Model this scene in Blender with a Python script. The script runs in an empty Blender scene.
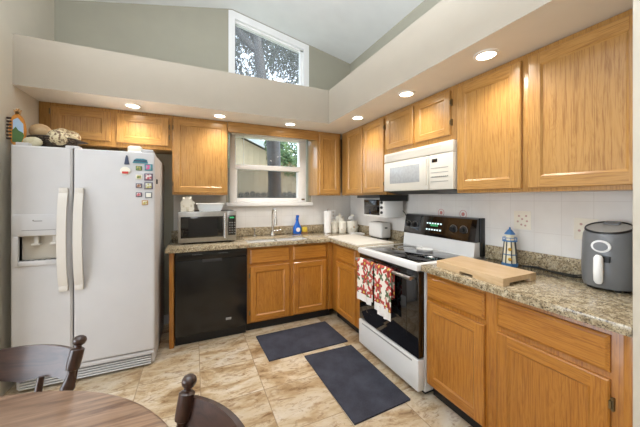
import bpy, bmesh, math, random
from mathutils import Vector, Matrix
random.seed(7)
S = bpy.context.scene
COL = S.collection
PI = math.pi

# ------------------------------------------------------------------ camera, world, lights, exposure
cam = bpy.data.cameras.new('camera'); camo = bpy.data.objects.new('camera', cam); COL.objects.link(camo)
camo.location = (-2.0509, -3.4582, 1.3662)
camo.rotation_euler = (math.radians(90), 0, math.radians(-24.47))
cam.sensor_width = 36; cam.lens = 278.08 / 640 * 36; cam.shift_y = -15.0 / 640; cam.clip_start = 0.05
S.camera = camo

w = bpy.data.worlds.new('sky'); S.world = w; w.use_nodes = True
bg = w.node_tree.nodes['Background']
bg.inputs[0].default_value = (0.72, 0.86, 1.0, 1); bg.inputs[1].default_value = 2.6

def area(name, loc, rot, sx, sy, e, col):
    l = bpy.data.lights.new(name, 'AREA'); l.shape = 'RECTANGLE'; l.size = sx; l.size_y = sy; l.energy = e; l.color = col
    o = bpy.data.objects.new(name, l); COL.objects.link(o); o.location = loc; o.rotation_euler = rot
    return o
area('ceiling_fill', (-2.3, -2.8, 2.3), (PI, 0, 0), 1.4, 1.4, 62, (.84, .93, 1.06))  # added fill aimed up to brighten the ceiling, no fixture behind it
pl = bpy.data.lights.new('room_fill', 'POINT'); pl.energy = 6; pl.shadow_soft_size = .25; pl.color = (.95, .96, 1)  # added point fill behind the camera, not a real pendant
po = bpy.data.objects.new('room_fill', pl); COL.objects.link(po); po.location = (-2.5, -3.6, 2.1)
area('left_side_fill', (-5.5, -3.2, 1.08), (math.radians(90), 0, math.radians(-90)), 3.0, 2.0, 66, (.84, .93, 1.06))  # added side fill to lift the right wall, no window modelled there
sl = bpy.data.lights.new('sun', 'SUN'); sl.energy = 1.6; sl.angle = math.radians(8); sl.color = (1, .93, .82)
so = bpy.data.objects.new('sun', sl); COL.objects.link(so); so.rotation_euler = (math.radians(48), 0, math.radians(38))
so.location = (4, -4, 9)
S.view_settings.view_transform = 'Standard'; S.view_settings.look = 'None'
S.view_settings.gamma = 1; S.view_settings.use_curve_mapping = False
S.view_settings.exposure = 0.75
LAMP_W = 11.5

# ------------------------------------------------------------------ materials
def lin(h):
    h = h.lstrip('#'); c = [int(h[i:i+2], 16) / 255 for i in (0, 2, 4)]
    return tuple(x / 12.92 if x <= .04045 else ((x + .055) / 1.055) ** 2.4 for x in c) + (1,)
class NT:
    def __init__(s, name):
        s.mat = bpy.data.materials.new(name); s.mat.use_nodes = True
        s.t = s.mat.node_tree; s.bsdf = s.t.nodes['Principled BSDF']; s.out = s.t.nodes['Material Output']
    def n(s, typ, **k):
        nd = s.t.nodes.new(typ)
        for a, v in k.items():
            if a.startswith('i_'):
                key = a[2:]
                nd.inputs[int(key) if key.isdigit() else key.replace('_', ' ')].default_value = v
            else: setattr(nd, a, v)
        return nd
    def l(s, a, b): s.t.links.new(a, b)
    def coord(s, kind='Object', scale=(1, 1, 1), loc=(0, 0, 0), rot=(0, 0, 0)):
        tc = s.n('ShaderNodeTexCoord'); mp = s.n('ShaderNodeMapping')
        mp.inputs['Scale'].default_value = scale; mp.inputs['Location'].default_value = loc; mp.inputs['Rotation'].default_value = rot
        s.l(tc.outputs[kind], mp.inputs[0]); return mp.outputs[0]
    def ramp(s, fac, stops):
        r = s.n('ShaderNodeValToRGB'); e = r.color_ramp.elements
        while len(e) < len(stops): e.new(.5)
        for i, (p, c) in enumerate(stops): e[i].position = p; e[i].color = c
        s.l(fac, r.inputs[0]); return r.outputs[0]
    def noise(s, vec, scale, detail=4, rough=.5, dist=0):
        nd = s.n('ShaderNodeTexNoise'); nd.inputs['Scale'].default_value = scale; nd.inputs['Detail'].default_value = detail
        nd.inputs['Roughness'].default_value = rough; nd.inputs['Distortion'].default_value = dist
        s.l(vec, nd.inputs['Vector']); return nd.outputs[0]
    def mix(s, fac, a, b, mode='MIX'):
        m = s.n('ShaderNodeMix'); m.data_type = 'RGBA'; m.blend_type = mode
        for sock, v in ((m.inputs[0], fac), (m.inputs[6], a), (m.inputs[7], b)):
            if hasattr(v, 'links'): s.l(v, sock)
            else: sock.default_value = v
        return m.outputs[2]
    def math(s, op, a, b=0.0):
        m = s.n('ShaderNodeMath'); m.operation = op
        for sock, v in ((m.inputs[0], a), (m.inputs[1], b)):
            if hasattr(v, 'links'): s.l(v, sock)
            else: sock.default_value = v
        return m.outputs[0]
    def bump(s, h, strength=.2, dist=.005):
        b = s.n('ShaderNodeBump'); b.inputs['Strength'].default_value = strength; b.inputs['Distance'].default_value = dist
        s.l(h, b.inputs['Height']); s.l(b.outputs[0], s.bsdf.inputs['Normal'])
    def set(s, **k):
        for a, v in k.items():
            sock = s.bsdf.inputs[a.replace('_', ' ')]
            if hasattr(v, 'links'): s.l(v, sock)
            else: sock.default_value = v
        return s.mat

def plain(name, hexc, rough=.5, metal=0, var=.04, vscale=6, **k):
    n = NT(name); c = lin(hexc)
    f = n.noise(n.coord(), vscale, 3)
    d = tuple(x * (1 - var) for x in c[:3]) + (1,); e = tuple(min(1, x * (1 + var)) for x in c[:3]) + (1,)
    col = n.ramp(f, [(.3, d), (.7, e)])
    n.set(Base_Color=col, Roughness=rough, Metallic=metal, **k)
    return n.mat
def emis(name, hexc, st):
    n = NT(name); n.set(Base_Color=lin(hexc), Emission_Color=lin(hexc), Emission_Strength=st, Roughness=.5); return n.mat

def oak(name, axis, light='#cb9f60', mid='#b98a49', dark='#98672e'):
    n = NT(name)
    sc = {'z': (9, 9, .75), 'x': (.75, 9, 9), 'y': (9, .75, 9)}[axis]
    v = n.coord(scale=sc)
    a = n.noise(v, 1.7, 5, .55, 1.6)
    wv = n.math('FRACT', n.math('MULTIPLY', a, 9.0))
    wv = n.math('ABSOLUTE', n.math('SUBTRACT', wv, .5))
    grain = n.ramp(wv, [(.0, lin(dark)), (.14, lin(mid)), (.42, lin(light))])
    sf = {'z': (160, 160, 5), 'x': (5, 160, 160), 'y': (160, 5, 160)}[axis]
    pores = n.noise(n.coord(scale=sf), 1.0, 3, .6)
    pc = n.ramp(pores, [(.36, lin('#b08a58')), (.5, (1, 1, 1, 1))])
    tone = n.noise(n.coord(scale=tuple(x * .16 for x in sc)), 2.0, 2)
    tc = n.ramp(tone, [(.3, (.84, .82, .78, 1)), (.7, (1.0, 1.0, 1.0, 1))])
    soft = n.mix(.72, grain, lin(mid))
    col = n.mix(.5, soft, n.mix(1, soft, pc, 'MULTIPLY'))
    col = n.mix(1, col, tc, 'MULTIPLY')
    n.bump(pores, .06, .002)
    n.set(Base_Color=col, Roughness=.36, Coat_Weight=.45, Coat_Roughness=.14)
    return n.mat
OAKV = oak('oak_vertical', 'z'); OAKX = oak('oak_along_back', 'x'); OAKY = oak('oak_along_right', 'y')
OAK = [OAKV, OAKX, OAKY]
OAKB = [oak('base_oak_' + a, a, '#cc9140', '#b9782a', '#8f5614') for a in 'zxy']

def dwood(name, axis, a, b, rough=.3):
    n = NT(name)
    sc = {'z': (22, 22, 2), 'x': (2, 22, 22), 'y': (22, 2, 22)}[axis]
    f = n.noise(n.coord(scale=sc), 1.6, 6, .6, 1.2)
    n.set(Base_Color=n.ramp(f, [(.3, lin(a)), (.68, lin(b))]), Roughness=rough, Coat_Weight=.4, Coat_Roughness=.15)
    return n.mat
WALNUT = dwood('dark_walnut', 'z', '#24150f', '#472d21', .28)
WALNUTX = dwood('dark_walnut_rail', 'x', '#2a1912', '#4e3225', .36)
TABLEW = dwood('table_wood', 'x', '#6e5342', '#b39277', .32)
TABLEE = dwood('table_edge_wood', 'x', '#5f4230', '#8a6448', .32)
BOARDW = dwood('maple_board', 'y', '#c9a679', '#d9bb92', .5)

def granite():
    n = NT('granite'); v = n.coord()
    a = n.noise(v, 40, 6, .7)
    base = n.ramp(a, [(.30, lin('#76664c')), (.48, lin('#ae9c7c')), (.66, lin('#d5c8aa'))])
    b = n.noise(v, 120, 5, .75)
    spots = n.ramp(b, [(.42, (1, 1, 1, 1)), (.49, (0, 0, 0, 1))])
    col = n.mix(n.math('MULTIPLY', spots, .85), base, lin('#3a2f26'))
    c = n.noise(v, 9, 4, .6)
    pale = n.ramp(c, [(.55, (0, 0, 0, 1)), (.7, (1, 1, 1, 1))])
    col = n.mix(n.math('MULTIPLY', pale, .35), col, lin('#d9cdb6'))
    n.set(Base_Color=col, Roughness=.12, Coat_Weight=.3, Coat_Roughness=.05)
    return n.mat
GRAN = granite()

def travertine():
    n = NT('travertine_tile')
    g = n.n('ShaderNodeNewGeometry'); sx = n.n('ShaderNodeSeparateXYZ'); n.l(g.outputs['Position'], sx.inputs[0])
    T = .415
    def cell(o, off):
        q = n.math('DIVIDE', n.math('ADD', o, off), T)
        fr = n.math('FRACT', q)
        d = n.math('MINIMUM', fr, n.math('SUBTRACT', 1.0, fr))
        return n.math('FLOOR', q), n.math('MULTIPLY', d, T)
    ix, dx = cell(sx.outputs[0], 2.005 + T * 20); iy, dy = cell(sx.outputs[1], 1.483 + T * 20)
    gm = n.math('LESS_THAN', n.math('MINIMUM', dx, dy), .0028)
    cb = n.n('ShaderNodeCombineXYZ'); n.l(ix, cb.inputs[0]); n.l(iy, cb.inputs[1])
    wn = n.n('ShaderNodeTexWhiteNoise'); n.l(cb.outputs[0], wn.inputs['Vector'])
    ad = n.n('ShaderNodeVectorMath'); ad.operation = 'MULTIPLY_ADD'
    n.l(wn.outputs['Color'], ad.inputs[0]); ad.inputs[1].default_value = (7, 7, 7); n.l(g.outputs['Position'], ad.inputs[2])
    mp = n.n('ShaderNodeMapping'); n.l(ad.outputs[0], mp.inputs[0]); mp.inputs['Rotation'].default_value = (0, 0, .6); mp.inputs['Scale'].default_value = (1.0, 2.2, 1)
    v = mp.outputs[0]
    a = n.noise(v, 2.6, 8, .62, .9)
    col = n.ramp(a, [(.30, lin('#947855')), (.41, lin('#b89e7a')), (.50, lin('#cfbda0')), (.70, lin('#dcd2c2'))])
    b = n.noise(v, 14, 8, .72, .8)
    vein = n.ramp(b, [(.34, lin('#b09070')), (.5, (1, 1, 1, 1))])
    col = n.mix(.85, col, n.mix(1, col, vein, 'MULTIPLY'))
    tv = n.ramp(wn.outputs['Value'], [(0, (.86, .82, .76, 1)), (1, (1.04, 1.03, 1.01, 1))])
    col = n.mix(1, col, tv, 'MULTIPLY')
    col = n.mix(n.math('MULTIPLY', gm, .75), col, lin('#8d7458'))
    h = n.math('SUBTRACT', b, n.math('MULTIPLY', gm, 1.5)); n.bump(h, .12, .003)
    n.set(Base_Color=col, Roughness=n.math('ADD', n.math('MULTIPLY', b, .3), .22))
    return n.mat
TRAV = travertine()

def tile_wall():
    n = NT('glazed_wall_tile')
    g = n.n('ShaderNodeNewGeometry'); sx = n.n('ShaderNodeSeparateXYZ'); n.l(g.outputs['Position'], sx.inputs[0])
    def ln(o, off, T):
        fr = n.math('FRACT', n.math('DIVIDE', n.math('ADD', o, off), T))
        return n.math('MULTIPLY', n.math('MINIMUM', fr, n.math('SUBTRACT', 1.0, fr)), T)
    d = n.math('MINIMUM', ln(n.math('ADD', sx.outputs[0], sx.outputs[1]), 10.033, .150), ln(sx.outputs[2], -1.015 + 1.10, .205))
    gm = n.math('LESS_THAN', d, .0018)
    nz = n.noise(n.coord(), 5, 3)
    base = n.ramp(nz, [(.3, lin('#e0dcd6')), (.7, lin('#e9e6e0'))])
    n.set(Base_Color=n.mix(n.math('MULTIPLY', gm, .3), base, lin('#c2bab0')), Roughness=.25)
    return n.mat
TILEW = tile_wall()

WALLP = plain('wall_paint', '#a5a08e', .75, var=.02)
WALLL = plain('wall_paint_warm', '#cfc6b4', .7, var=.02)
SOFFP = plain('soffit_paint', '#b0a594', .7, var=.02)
SOFFU = plain('soffit_underside_lit', '#e6e0d4', .7, var=.02)  # underside lightened in colour to carry the glow of the downlights
CEILP = plain('ceiling_paint', '#ecedea', .85, var=.02)
TRIMW = plain('white_trim', '#f2f0ec', .4, var=.02)
FRW = plain('fridge_white', '#cbc8c6', .38, var=.02)
FRH = plain('fridge_handle_cream', '#d6cfc4', .4, var=.02)
FRD = plain('dispenser_beige', '#c9bfae', .5, var=.03)
DARKG = plain('dark_gap', '#2a2826', .6)
APPW = plain('appliance_white', '#e2e0dc', .22, var=.02)
MWW = plain('microwave_cream', '#d6d0c2', .3, var=.02)
MWG = plain('microwave_window_grey', '#a9abab', .25, var=.1, vscale=40)
BLKG = plain('black_glass', '#08080a', .05, var=.1, Coat_Weight=.6, Coat_Roughness=.02)
BLKP = plain('black_plastic', '#141414', .35)
BLKM = plain('oven_screen_black', '#1b1b1c', .25)
BLKS = plain('black_satin', '#131211', .22)
DGREY = plain('dark_grey_metal', '#4a4846', .4, .5)
STEEL = plain('stainless_steel', '#b4b2ae', .3, .9, var=.08, vscale=30)
CHROME = plain('brushed_nickel', '#d6d2ca', .22, .85)
BRONZE = plain('bronze_hinge', '#7a6848', .4, .7)
TOEK = plain('toe_kick_black', '#15120f', .6)
PORC = plain('white_porcelain', '#eceae5', .15, var=.02)
CREAMC = plain('cream_ceramic', '#ece6d6', .3, var=.03)
GREYF = plain('air_fryer_grey', '#77797b', .32, .15)
GREYD = plain('lid_grey', '#b0aea7', .18)
WHITEP = plain('white_plastic', '#f0efec', .35, var=.02)
BRDW = plain('cream_board_plastic', '#e0d9cb', .45, var=.02)
PAPER = plain('paper_white', '#f1eeea', .9, var=.02)
BLUEB = plain('blue_soap_plastic', '#1160c4', .2, Coat_Weight=.5)
BLUEP = plain('blue_paint', '#4579ae', .4)
YELL = plain('yellow_sponge', '#e3c445', .8, var=.15, vscale=60)
GRNS = plain('green_scourer', '#5f8a45', .9, var=.2, vscale=90)
TANC = plain('tan_dish', '#b78a58', .5)
CREAMD = plain('cream_ceramic_groove', '#d8cfb8', .4)
CREAML = plain('lighthouse_cream', '#f0e6c8', .5)
GOLD = plain('gold_window', '#c89a2a', .5)
RED = plain('red_print', '#c23a33', .5)
GREEN = plain('green_print', '#4d6d3a', .6)
ORANGE = plain('orange_wood', '#c9822f', .5, var=.1)
SKYB = plain('painted_sky_blue', '#a9c4de', .6, var=.08)
DKB = plain('dark_brown', '#3a2a20', .5)
WIRE = plain('dark_wire', '#4b4038', .5, .4)
TUBP = plain('frosted_container', '#e6ecee', .3)
LENS = emis('downlight_lens', '#fff3dc', 9.0)
GLED = emis('green_led', '#3fa86a', .2)
WLED = emis('pale_led', '#d8f0f0', .6)
GREYT = plain('grey_print', '#8b8984', .5)

def gourd(name, a, b, sc):
    n = NT(name); f = n.noise(n.coord(), sc, 4, .6)
    n.set(Base_Color=n.ramp(f, [(.44, lin(a)), (.52, lin(b))]), Roughness=.5); return n.mat
G1 = gourd('ball_tan', '#b9976c', '#c7a97e', 8); G2 = gourd('ball_lace', '#6e5038', '#d9cba6', 50); G4 = gourd('gourd_cream', '#c3b795', '#d2c8aa', 9); G3 = gourd('ball_lace_pale', '#8a6b4a', '#d8c69f', 42)

def mat_fabric():
    n = NT('navy_mat_pile'); v = n.coord()
    f = n.noise(v, 170, 3, .7); g = n.noise(v, 6, 4, .6)
    col = n.mix(n.ramp(g, [(.35, (0, 0, 0, 1)), (.75, (.5, .5, .5, 1))]), n.ramp(f, [(.3, lin('#202129')), (.7, lin('#393a46'))]), lin('#50525e'))
    n.bump(f, .5, .004); n.set(Base_Color=col, Roughness=.95); return n.mat
MATF = mat_fabric()

def poinsettia():
    n = NT('poinsettia_print')
    tc = n.n('ShaderNodeTexCoord')
    def flower(scale, off, rad, pet, c):
        mp = n.n('ShaderNodeMapping'); n.l(tc.outputs['UV'], mp.inputs[0])
        mp.inputs['Scale'].default_value = (scale,) * 3; mp.inputs['Location'].default_value = off
        vo = n.n('ShaderNodeTexVoronoi'); vo.voronoi_dimensions = '2D'; vo.inputs['Scale'].default_value = 1; vo.inputs['Randomness'].default_value = .55
        n.l(mp.outputs[0], vo.inputs['Vector'])
        sb = n.n('ShaderNodeVectorMath'); sb.operation = 'SUBTRACT'; n.l(mp.outputs[0], sb.inputs[0]); n.l(vo.outputs['Position'], sb.inputs[1])
        s = n.n('ShaderNodeSeparateXYZ'); n.l(sb.outputs[0], s.inputs[0])
        ang = n.math('ARCTAN2', s.outputs[1], s.outputs[0])
        sep = n.n('ShaderNodeSeparateColor'); n.l(vo.outputs['Color'], sep.inputs[0])
        ang = n.math('ADD', ang, n.math('MULTIPLY', sep.outputs[0], 6.28))
        pr = n.math('ADD', rad * .72, n.math('MULTIPLY', n.math('COSINE', n.math('MULTIPLY', ang, float(pet))), rad * .32))
        return n.math('LESS_THAN', vo.outputs['Distance'], pr), vo.outputs['Distance']
    fl, fd = flower(8.5, (.2, .4, 0), .55, 6, None)
    lf, _ = flower(11, (3.7, 1.3, 0), .40, 4, None)
    col = n.mix(lf, lin('#e9e0d2'), lin('#5d6b4a'))
    red = n.ramp(fd, [(.05, lin('#d8b84a')), (.12, lin('#8f2a26')), (.35, lin('#c4524a')), (.55, lin('#a83a34'))])
    col = n.mix(fl, col, red)
    s = n.n('ShaderNodeSeparateXYZ'); n.l(tc.outputs['UV'], s.inputs[0])
    band = n.math('LESS_THAN', s.outputs[1], .06)
    col = n.mix(band, col, lin('#e4dfd8'))
    n.set(Base_Color=col, Roughness=.9); return n.mat
POIN = poinsettia()

def glass(name, op=.06, tint='#ffffff'):
    n = NT(name); t = n.n('ShaderNodeBsdfTransparent'); gl = n.n('ShaderNodeBsdfGlossy'); gl.inputs['Roughness'].default_value = .02
    t.inputs[0].default_value = lin(tint)
    mx = n.n('ShaderNodeMixShader'); mx.inputs[0].default_value = op
    n.l(t.outputs[0], mx.inputs[1]); n.l(gl.outputs[0], mx.inputs[2]); n.l(mx.outputs[0], n.out.inputs[0]); return n.mat
GLASS = glass('window_glass', .03)
def hazy(name, hexc, op):
    n = NT(name); t = n.n('ShaderNodeBsdfTransparent'); d = n.n('ShaderNodeBsdfDiffuse'); d.inputs[0].default_value = lin(hexc)
    mx = n.n('ShaderNodeMixShader'); mx.inputs[0].default_value = op
    n.l(t.outputs[0], mx.inputs[1]); n.l(d.outputs[0], mx.inputs[2]); n.l(mx.outputs[0], n.out.inputs[0]); return n.mat
SCREEN = hazy('insect_screen', '#4a4c4e', .38)
HAZEG = hazy('hazy_glass', '#b8bcc0', .22)  # pale grey diffuse mixed evenly into the clerestory pane

def leafm(name, a, b):
    n = NT(name); f = n.noise(n.coord(), 3.5, 2); n.set(Base_Color=n.ramp(f, [(.35, lin(a)), (.65, lin(b))]), Roughness=.6); return n.mat
LEAF1 = leafm('leaf_green', '#41603c', '#86a06c'); LEAF2 = leafm('leaf_olive', '#30372b', '#525b48')
BARK = gourd('bark', '#1c1815', '#332d28', 26)
FENC = gourd('weathered_fence', '#48423a', '#5e574d', 14)
SIDING = plain('tan_siding', '#dac4a4', .8, var=.05)
FASC = plain('white_fascia', '#dfe3e6', .6)
ROOF = gourd('roof_shingle', '#5b544e', '#746b63', 40)
GRASS = gourd('grass', '#56643a', '#77804e', 12)

# ------------------------------------------------------------------ mesh builder
class MB:
    def __init__(s): s.v = []; s.f = []; s.m = []; s.uv = {}; s.M = None
    def pt(s, p, uv=None):
        p = Vector(p)
        if s.M is not None: p = s.M @ p
        s.v.append(p)
        if uv: s.uv[len(s.v) - 1] = uv
        return len(s.v) - 1
    def face(s, pts, m=0): s.f.append([s.pt(p) for p in pts]); s.m.append(m)
    def addbm(s, bm, m):
        b = len(s.v); bm.verts.index_update()
        for v in bm.verts: s.pt(v.co)
        for f in bm.faces: s.f.append([b + v.index for v in f.verts]); s.m.append(m)
        bm.free()
    def box(s, x0, x1, y0, y1, z0, z1, b=0, m=0, seg=2):
        bm = bmesh.new(); bmesh.ops.create_cube(bm, size=1)
        for v in bm.verts:
            v.co = Vector(((x0 + x1) / 2 + v.co.x * (x1 - x0), (y0 + y1) / 2 + v.co.y * (y1 - y0), (z0 + z1) / 2 + v.co.z * (z1 - z0)))
        if b:
            b = min(b, .45 * min(abs(x1 - x0), abs(y1 - y0), abs(z1 - z0)))
            bmesh.ops.bevel(bm, geom=bm.edges[:], offset=b, segments=seg, affect='EDGES', profile=.5)
        s.addbm(bm, m); return s
    def lathe(s, prof, c=(0, 0, 0), n=24, m=0, axis='z', sx=1, sy=1, loop=False):
        b = len(s.v); rings = []
        def P(r, a, h):
            x, y = r * math.cos(a) * sx, r * math.sin(a) * sy
            q = {'z': (x, y, h), 'x': (h, x, y), 'y': (x, h, y)}[axis]
            return (c[0] + q[0], c[1] + q[1], c[2] + q[2])
        for r, h in prof:
            if r < 1e-6: rings.append([s.pt(P(0, 0, h))])
            else: rings.append([s.pt(P(r, 2 * PI * i / n, h)) for i in range(n)])
        for A, B in zip(rings, rings[1:] + (rings[:1] if loop else [])):
            for i in range(n):
                j = (i + 1) % n
                if len(A) == 1 and len(B) == 1: continue
                if len(A) == 1: s.f.append([A[0], B[i], B[j]])
                elif len(B) == 1: s.f.append([A[i], A[j], B[0]])
                else: s.f.append([A[i], A[j], B[j], B[i]])
                s.m.append(m)
        for R in (rings[0], rings[-1]):
            if not loop and len(R) > 1: s.f.append(list(R)); s.m.append(m)
        return s
    def cyl(s, c, r, h, n=24, m=0, axis='z', e=0):
        e = e or min(r, abs(h)) * .12
        return s.lathe([(r - e, 0), (r, e), (r, h - e), (r - e, h)], c, n, m, axis)
    def ball(s, c, r, m=0, n=20, k=10, sx=1, sy=1, sz=1):
        return s.lathe([(r * math.sin(PI * i / k), -r * sz * math.cos(PI * i / k)) for i in range(k + 1)], c, n, m, 'z', sx, sy)
    def tube(s, pts, r, n=10, m=0, flat=1.0):
        pts = [Vector(p) for p in pts]; rr = r if isinstance(r, (list, tuple)) else [r] * len(pts)
        t0 = (pts[1] - pts[0]).normalized(); up = Vector((0, 0, 1)) if abs(t0.z) < .9 else Vector((1, 0, 0))
        nn = (up - t0 * up.dot(t0)).normalized(); rings = []
        for i, p in enumerate(pts):
            t = (pts[min(i + 1, len(pts) - 1)] - pts[max(i - 1, 0)]).normalized()
            nn = (nn - t * nn.dot(t)).normalized(); bb = t.cross(nn)
            rings.append([s.pt(p + nn * rr[i] * math.cos(2 * PI * k / n) + bb * rr[i] * flat * math.sin(2 * PI * k / n)) for k in range(n)])
        for A, B in zip(rings, rings[1:]):
            for k in range(n):
                j = (k + 1) % n; s.f.append([A[k], A[j], B[j], B[k]]); s.m.append(m)
        s.f.append(rings[0][::-1]); s.f.append(rings[-1]); s.m += [m, m]
        return s
    def prism(s, poly, P, w0, w1, m=0):
        a = [s.pt(P(u, z, w0)) for u, z in poly]; b = [s.pt(P(u, z, w1)) for u, z in poly]; k = len(poly)
        s.f.append(a[::-1]); s.f.append(b); s.m += [m, m]
        for i in range(k):
            j = (i + 1) % k; s.f.append([a[i], a[j], b[j], b[i]]); s.m.append(m)
        return s
    def sheet(s, F, nu, nv, m=0, th=.003, uvf=None, nrm=None):
        base = []
        for side in (0, 1):
            g = []
            for i in range(nu + 1):
                for j in range(nv + 1):
                    p = Vector(F(i / nu, j / nv))
                    if side: 
                        e = 1e-3
                        du = Vector(F(min(1, i / nu + e), j / nv)) - Vector(F(max(0, i / nu - e), j / nv))
                        dv = Vector(F(i / nu, min(1, j / nv + e))) - Vector(F(i / nu, max(0, j / nv - e)))
                        p = p + du.cross(dv).normalized() * th
                    g.append(s.pt(p, uvf(i / nu, j / nv) if uvf else None))
            base.append(g)
        I = lambda i, j: i * (nv + 1) + j
        for side in (0, 1):
            g = base[side]
            for i in range(nu):
                for j in range(nv):
                    q = [g[I(i, j)], g[I(i + 1, j)], g[I(i + 1, j + 1)], g[I(i, j + 1)]]
                    s.f.append(q if side else q[::-1]); s.m.append(m)
        edge = [I(i, 0) for i in range(nu)] + [I(nu, j) for j in range(nv)] + [I(i, nv) for i in range(nu, 0, -1)] + [I(0, j) for j in range(nv, 0, -1)]
        for a, b in zip(edge, edge[1:] + edge[:1]):
            s.f.append([base[0][a], base[0][b], base[1][b], base[1][a]]); s.m.append(m)
        return s
    def build(s, name, mats, parent=None, sharp=38):
        if not isinstance(mats, (list, tuple)): mats = [mats]
        if parent is not None: off = Vector(ROOT[parent.name])
        else:
            xs = [p.x for p in s.v]; ys = [p.y for p in s.v]; zs = [p.z for p in s.v]
            off = Vector(((min(xs) + max(xs)) / 2, (min(ys) + max(ys)) / 2, min(zs)))
        me = bpy.data.meshes.new(name); me.from_pydata([p - off for p in s.v], [], s.f)
        for mm in mats: me.materials.append(mm)
        me.polygons.foreach_set('material_index', s.m)
        if s.uv:
            ul = me.uv_layers.new(name='UVMap')
            for lp in me.loops: ul.data[lp.index].uv = s.uv.get(lp.vertex_index, (0, 0))
        bm = bmesh.new(); bm.from_mesh(me); bmesh.ops.recalc_face_normals(bm, faces=bm.faces[:]); bm.to_mesh(me); bm.free()
        me.polygons.foreach_set('use_smooth', [True] * len(me.polygons))
        me.set_sharp_from_angle(angle=math.radians(sharp))
        o = bpy.data.objects.new(name, me); COL.objects.link(o)
        if parent is not None: o.parent = parent
        else: o.location = off
        ROOT[o.name] = tuple(off)
        return o
ROOT = {}
def B(*a, **k): return MB().box(*a, **k)
def thing(name, label, cat, loc=(0, 0, 0), group=None):
    o = bpy.data.objects.new(name, None); COL.objects.link(o); o.empty_display_size = .05
    o.location = loc; ROOT[o.name] = tuple(loc); return tag(o, label, cat, group)
def tag(o, label, cat, group=None):
    o['label'] = label; o['category'] = cat
    if group: o['group'] = group
    return o
def struct(o, label=None, cat=None):
    o['kind'] = 'structure'
    if label: o['label'] = label
    if cat: o['category'] = cat
    return o
PY = lambda u, z, w: (u, w, z)
PX = lambda u, z, w: (w, u, z)
PZ = lambda x, y, w: (x, y, w)

# ------------------------------------------------------------------ room
YB, XL, ZS, ZT, SD = 0.0, -3.256, 2.2, 2.572, .677
RX, RZ = -1.63, 3.63
def cz(x): return RZ - .2025 * (x - RX) if x > RX else RZ - .225 * (RX - x)
struct(B(-5.7, .12, -7.1, .14, -.12, 0).build('floor', TRAV), 'travertine tile floor in square beige tiles', 'floor')
m = MB(); m.prism([(-5.7, cz(-5.7)), (RX, RZ), (.12, cz(.12)), (.12, cz(.12) + .12), (RX, RZ + .12), (-5.7, cz(-5.7) + .12)], PY, -7.1, .14)
struct(m.build('ceiling', CEILP), 'white vaulted ceiling', 'ceiling')
WX0, WX1, WZ0, WZ1, CZ0 = -1.672, -.64, 1.30, 2.172, 2.72
m = MB()
m.prism([(-3.376, 0), (WX0, 0), (WX0, cz(WX0)), (-3.376, cz(-3.376))], PY, 0, .14)
m.prism([(WX1, 0), (.12, 0), (.12, cz(.12)), (WX1, cz(WX1))], PY, 0, .14)
m.box(WX0, WX1, 0, .14, 0, WZ0); m.box(WX0, WX1, 0, .14, WZ1, CZ0)
m.prism([(WX0, cz(WX0) - .012), (RX, RZ - .012), (WX1, cz(WX1) - .012), (WX1, cz(WX1)), (RX, RZ), (WX0, cz(WX0))], PY, 0, .14)
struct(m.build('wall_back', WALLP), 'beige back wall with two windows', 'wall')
m = MB(); m.prism([(-3.376, 0), (XL, 0), (XL, cz(XL)), (-3.376, cz(-3.376))], PY, -1.05, 0)
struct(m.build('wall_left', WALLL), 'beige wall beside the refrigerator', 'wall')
m = MB(); m.prism([(-5.58, 0), (-3.376, 0), (-3.376, cz(-3.376)), (-5.58, cz(-5.58))], PY, -1.05, -.93)
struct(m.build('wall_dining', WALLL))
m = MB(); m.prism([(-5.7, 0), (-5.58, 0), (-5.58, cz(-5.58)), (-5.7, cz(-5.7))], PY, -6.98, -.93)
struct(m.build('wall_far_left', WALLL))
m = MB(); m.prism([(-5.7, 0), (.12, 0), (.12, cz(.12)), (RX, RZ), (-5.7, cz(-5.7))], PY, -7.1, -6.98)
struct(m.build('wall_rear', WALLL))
m = MB(); m.prism([(0, 0), (.12, 0), (.12, cz(.12)), (0, cz(0))], PY, -6.98, 0)
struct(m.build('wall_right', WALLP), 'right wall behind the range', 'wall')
m = MB(); m.box(-.652, 0, -3.17, -3.024, 0, 3.2, .006)
struct(m.build('wall_end', WALLL), 'short wall end closing the right counter', 'wall')
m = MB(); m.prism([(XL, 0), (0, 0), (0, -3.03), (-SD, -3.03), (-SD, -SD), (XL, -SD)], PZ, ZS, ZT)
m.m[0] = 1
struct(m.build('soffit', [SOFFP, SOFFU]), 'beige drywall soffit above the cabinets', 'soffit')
# tiled wall faces and baseboard
m = MB(); m.box(-.008, 0, -1.262, -.012, 1.014, 1.45); m.box(-.008, 0, -2.035, -1.262, .9, 1.8); m.box(-.008, 0, -3.03, -2.035, 1.014, 1.45)
struct(m.build('trim_1', TILEW), 'white glazed tile above the right counter', 'tile')
m = MB(); m.box(WX1 + .03, -.008, -.008, 0, 1.014, 1.45); m.box(-2.25, WX0 - .03, -.008, 0, 1.014, 1.45); m.box(WX0 - .03, WX1 + .03, -.008, 0, 1.014, 1.285)
struct(m.build('trim_2', TILEW), 'white glazed tile above the back counter', 'tile')
m = MB(); m.box(XL, -2.2, -.014, 0, 0, .10, .004)
struct(m.build('baseboard_back', TRIMW))

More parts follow.
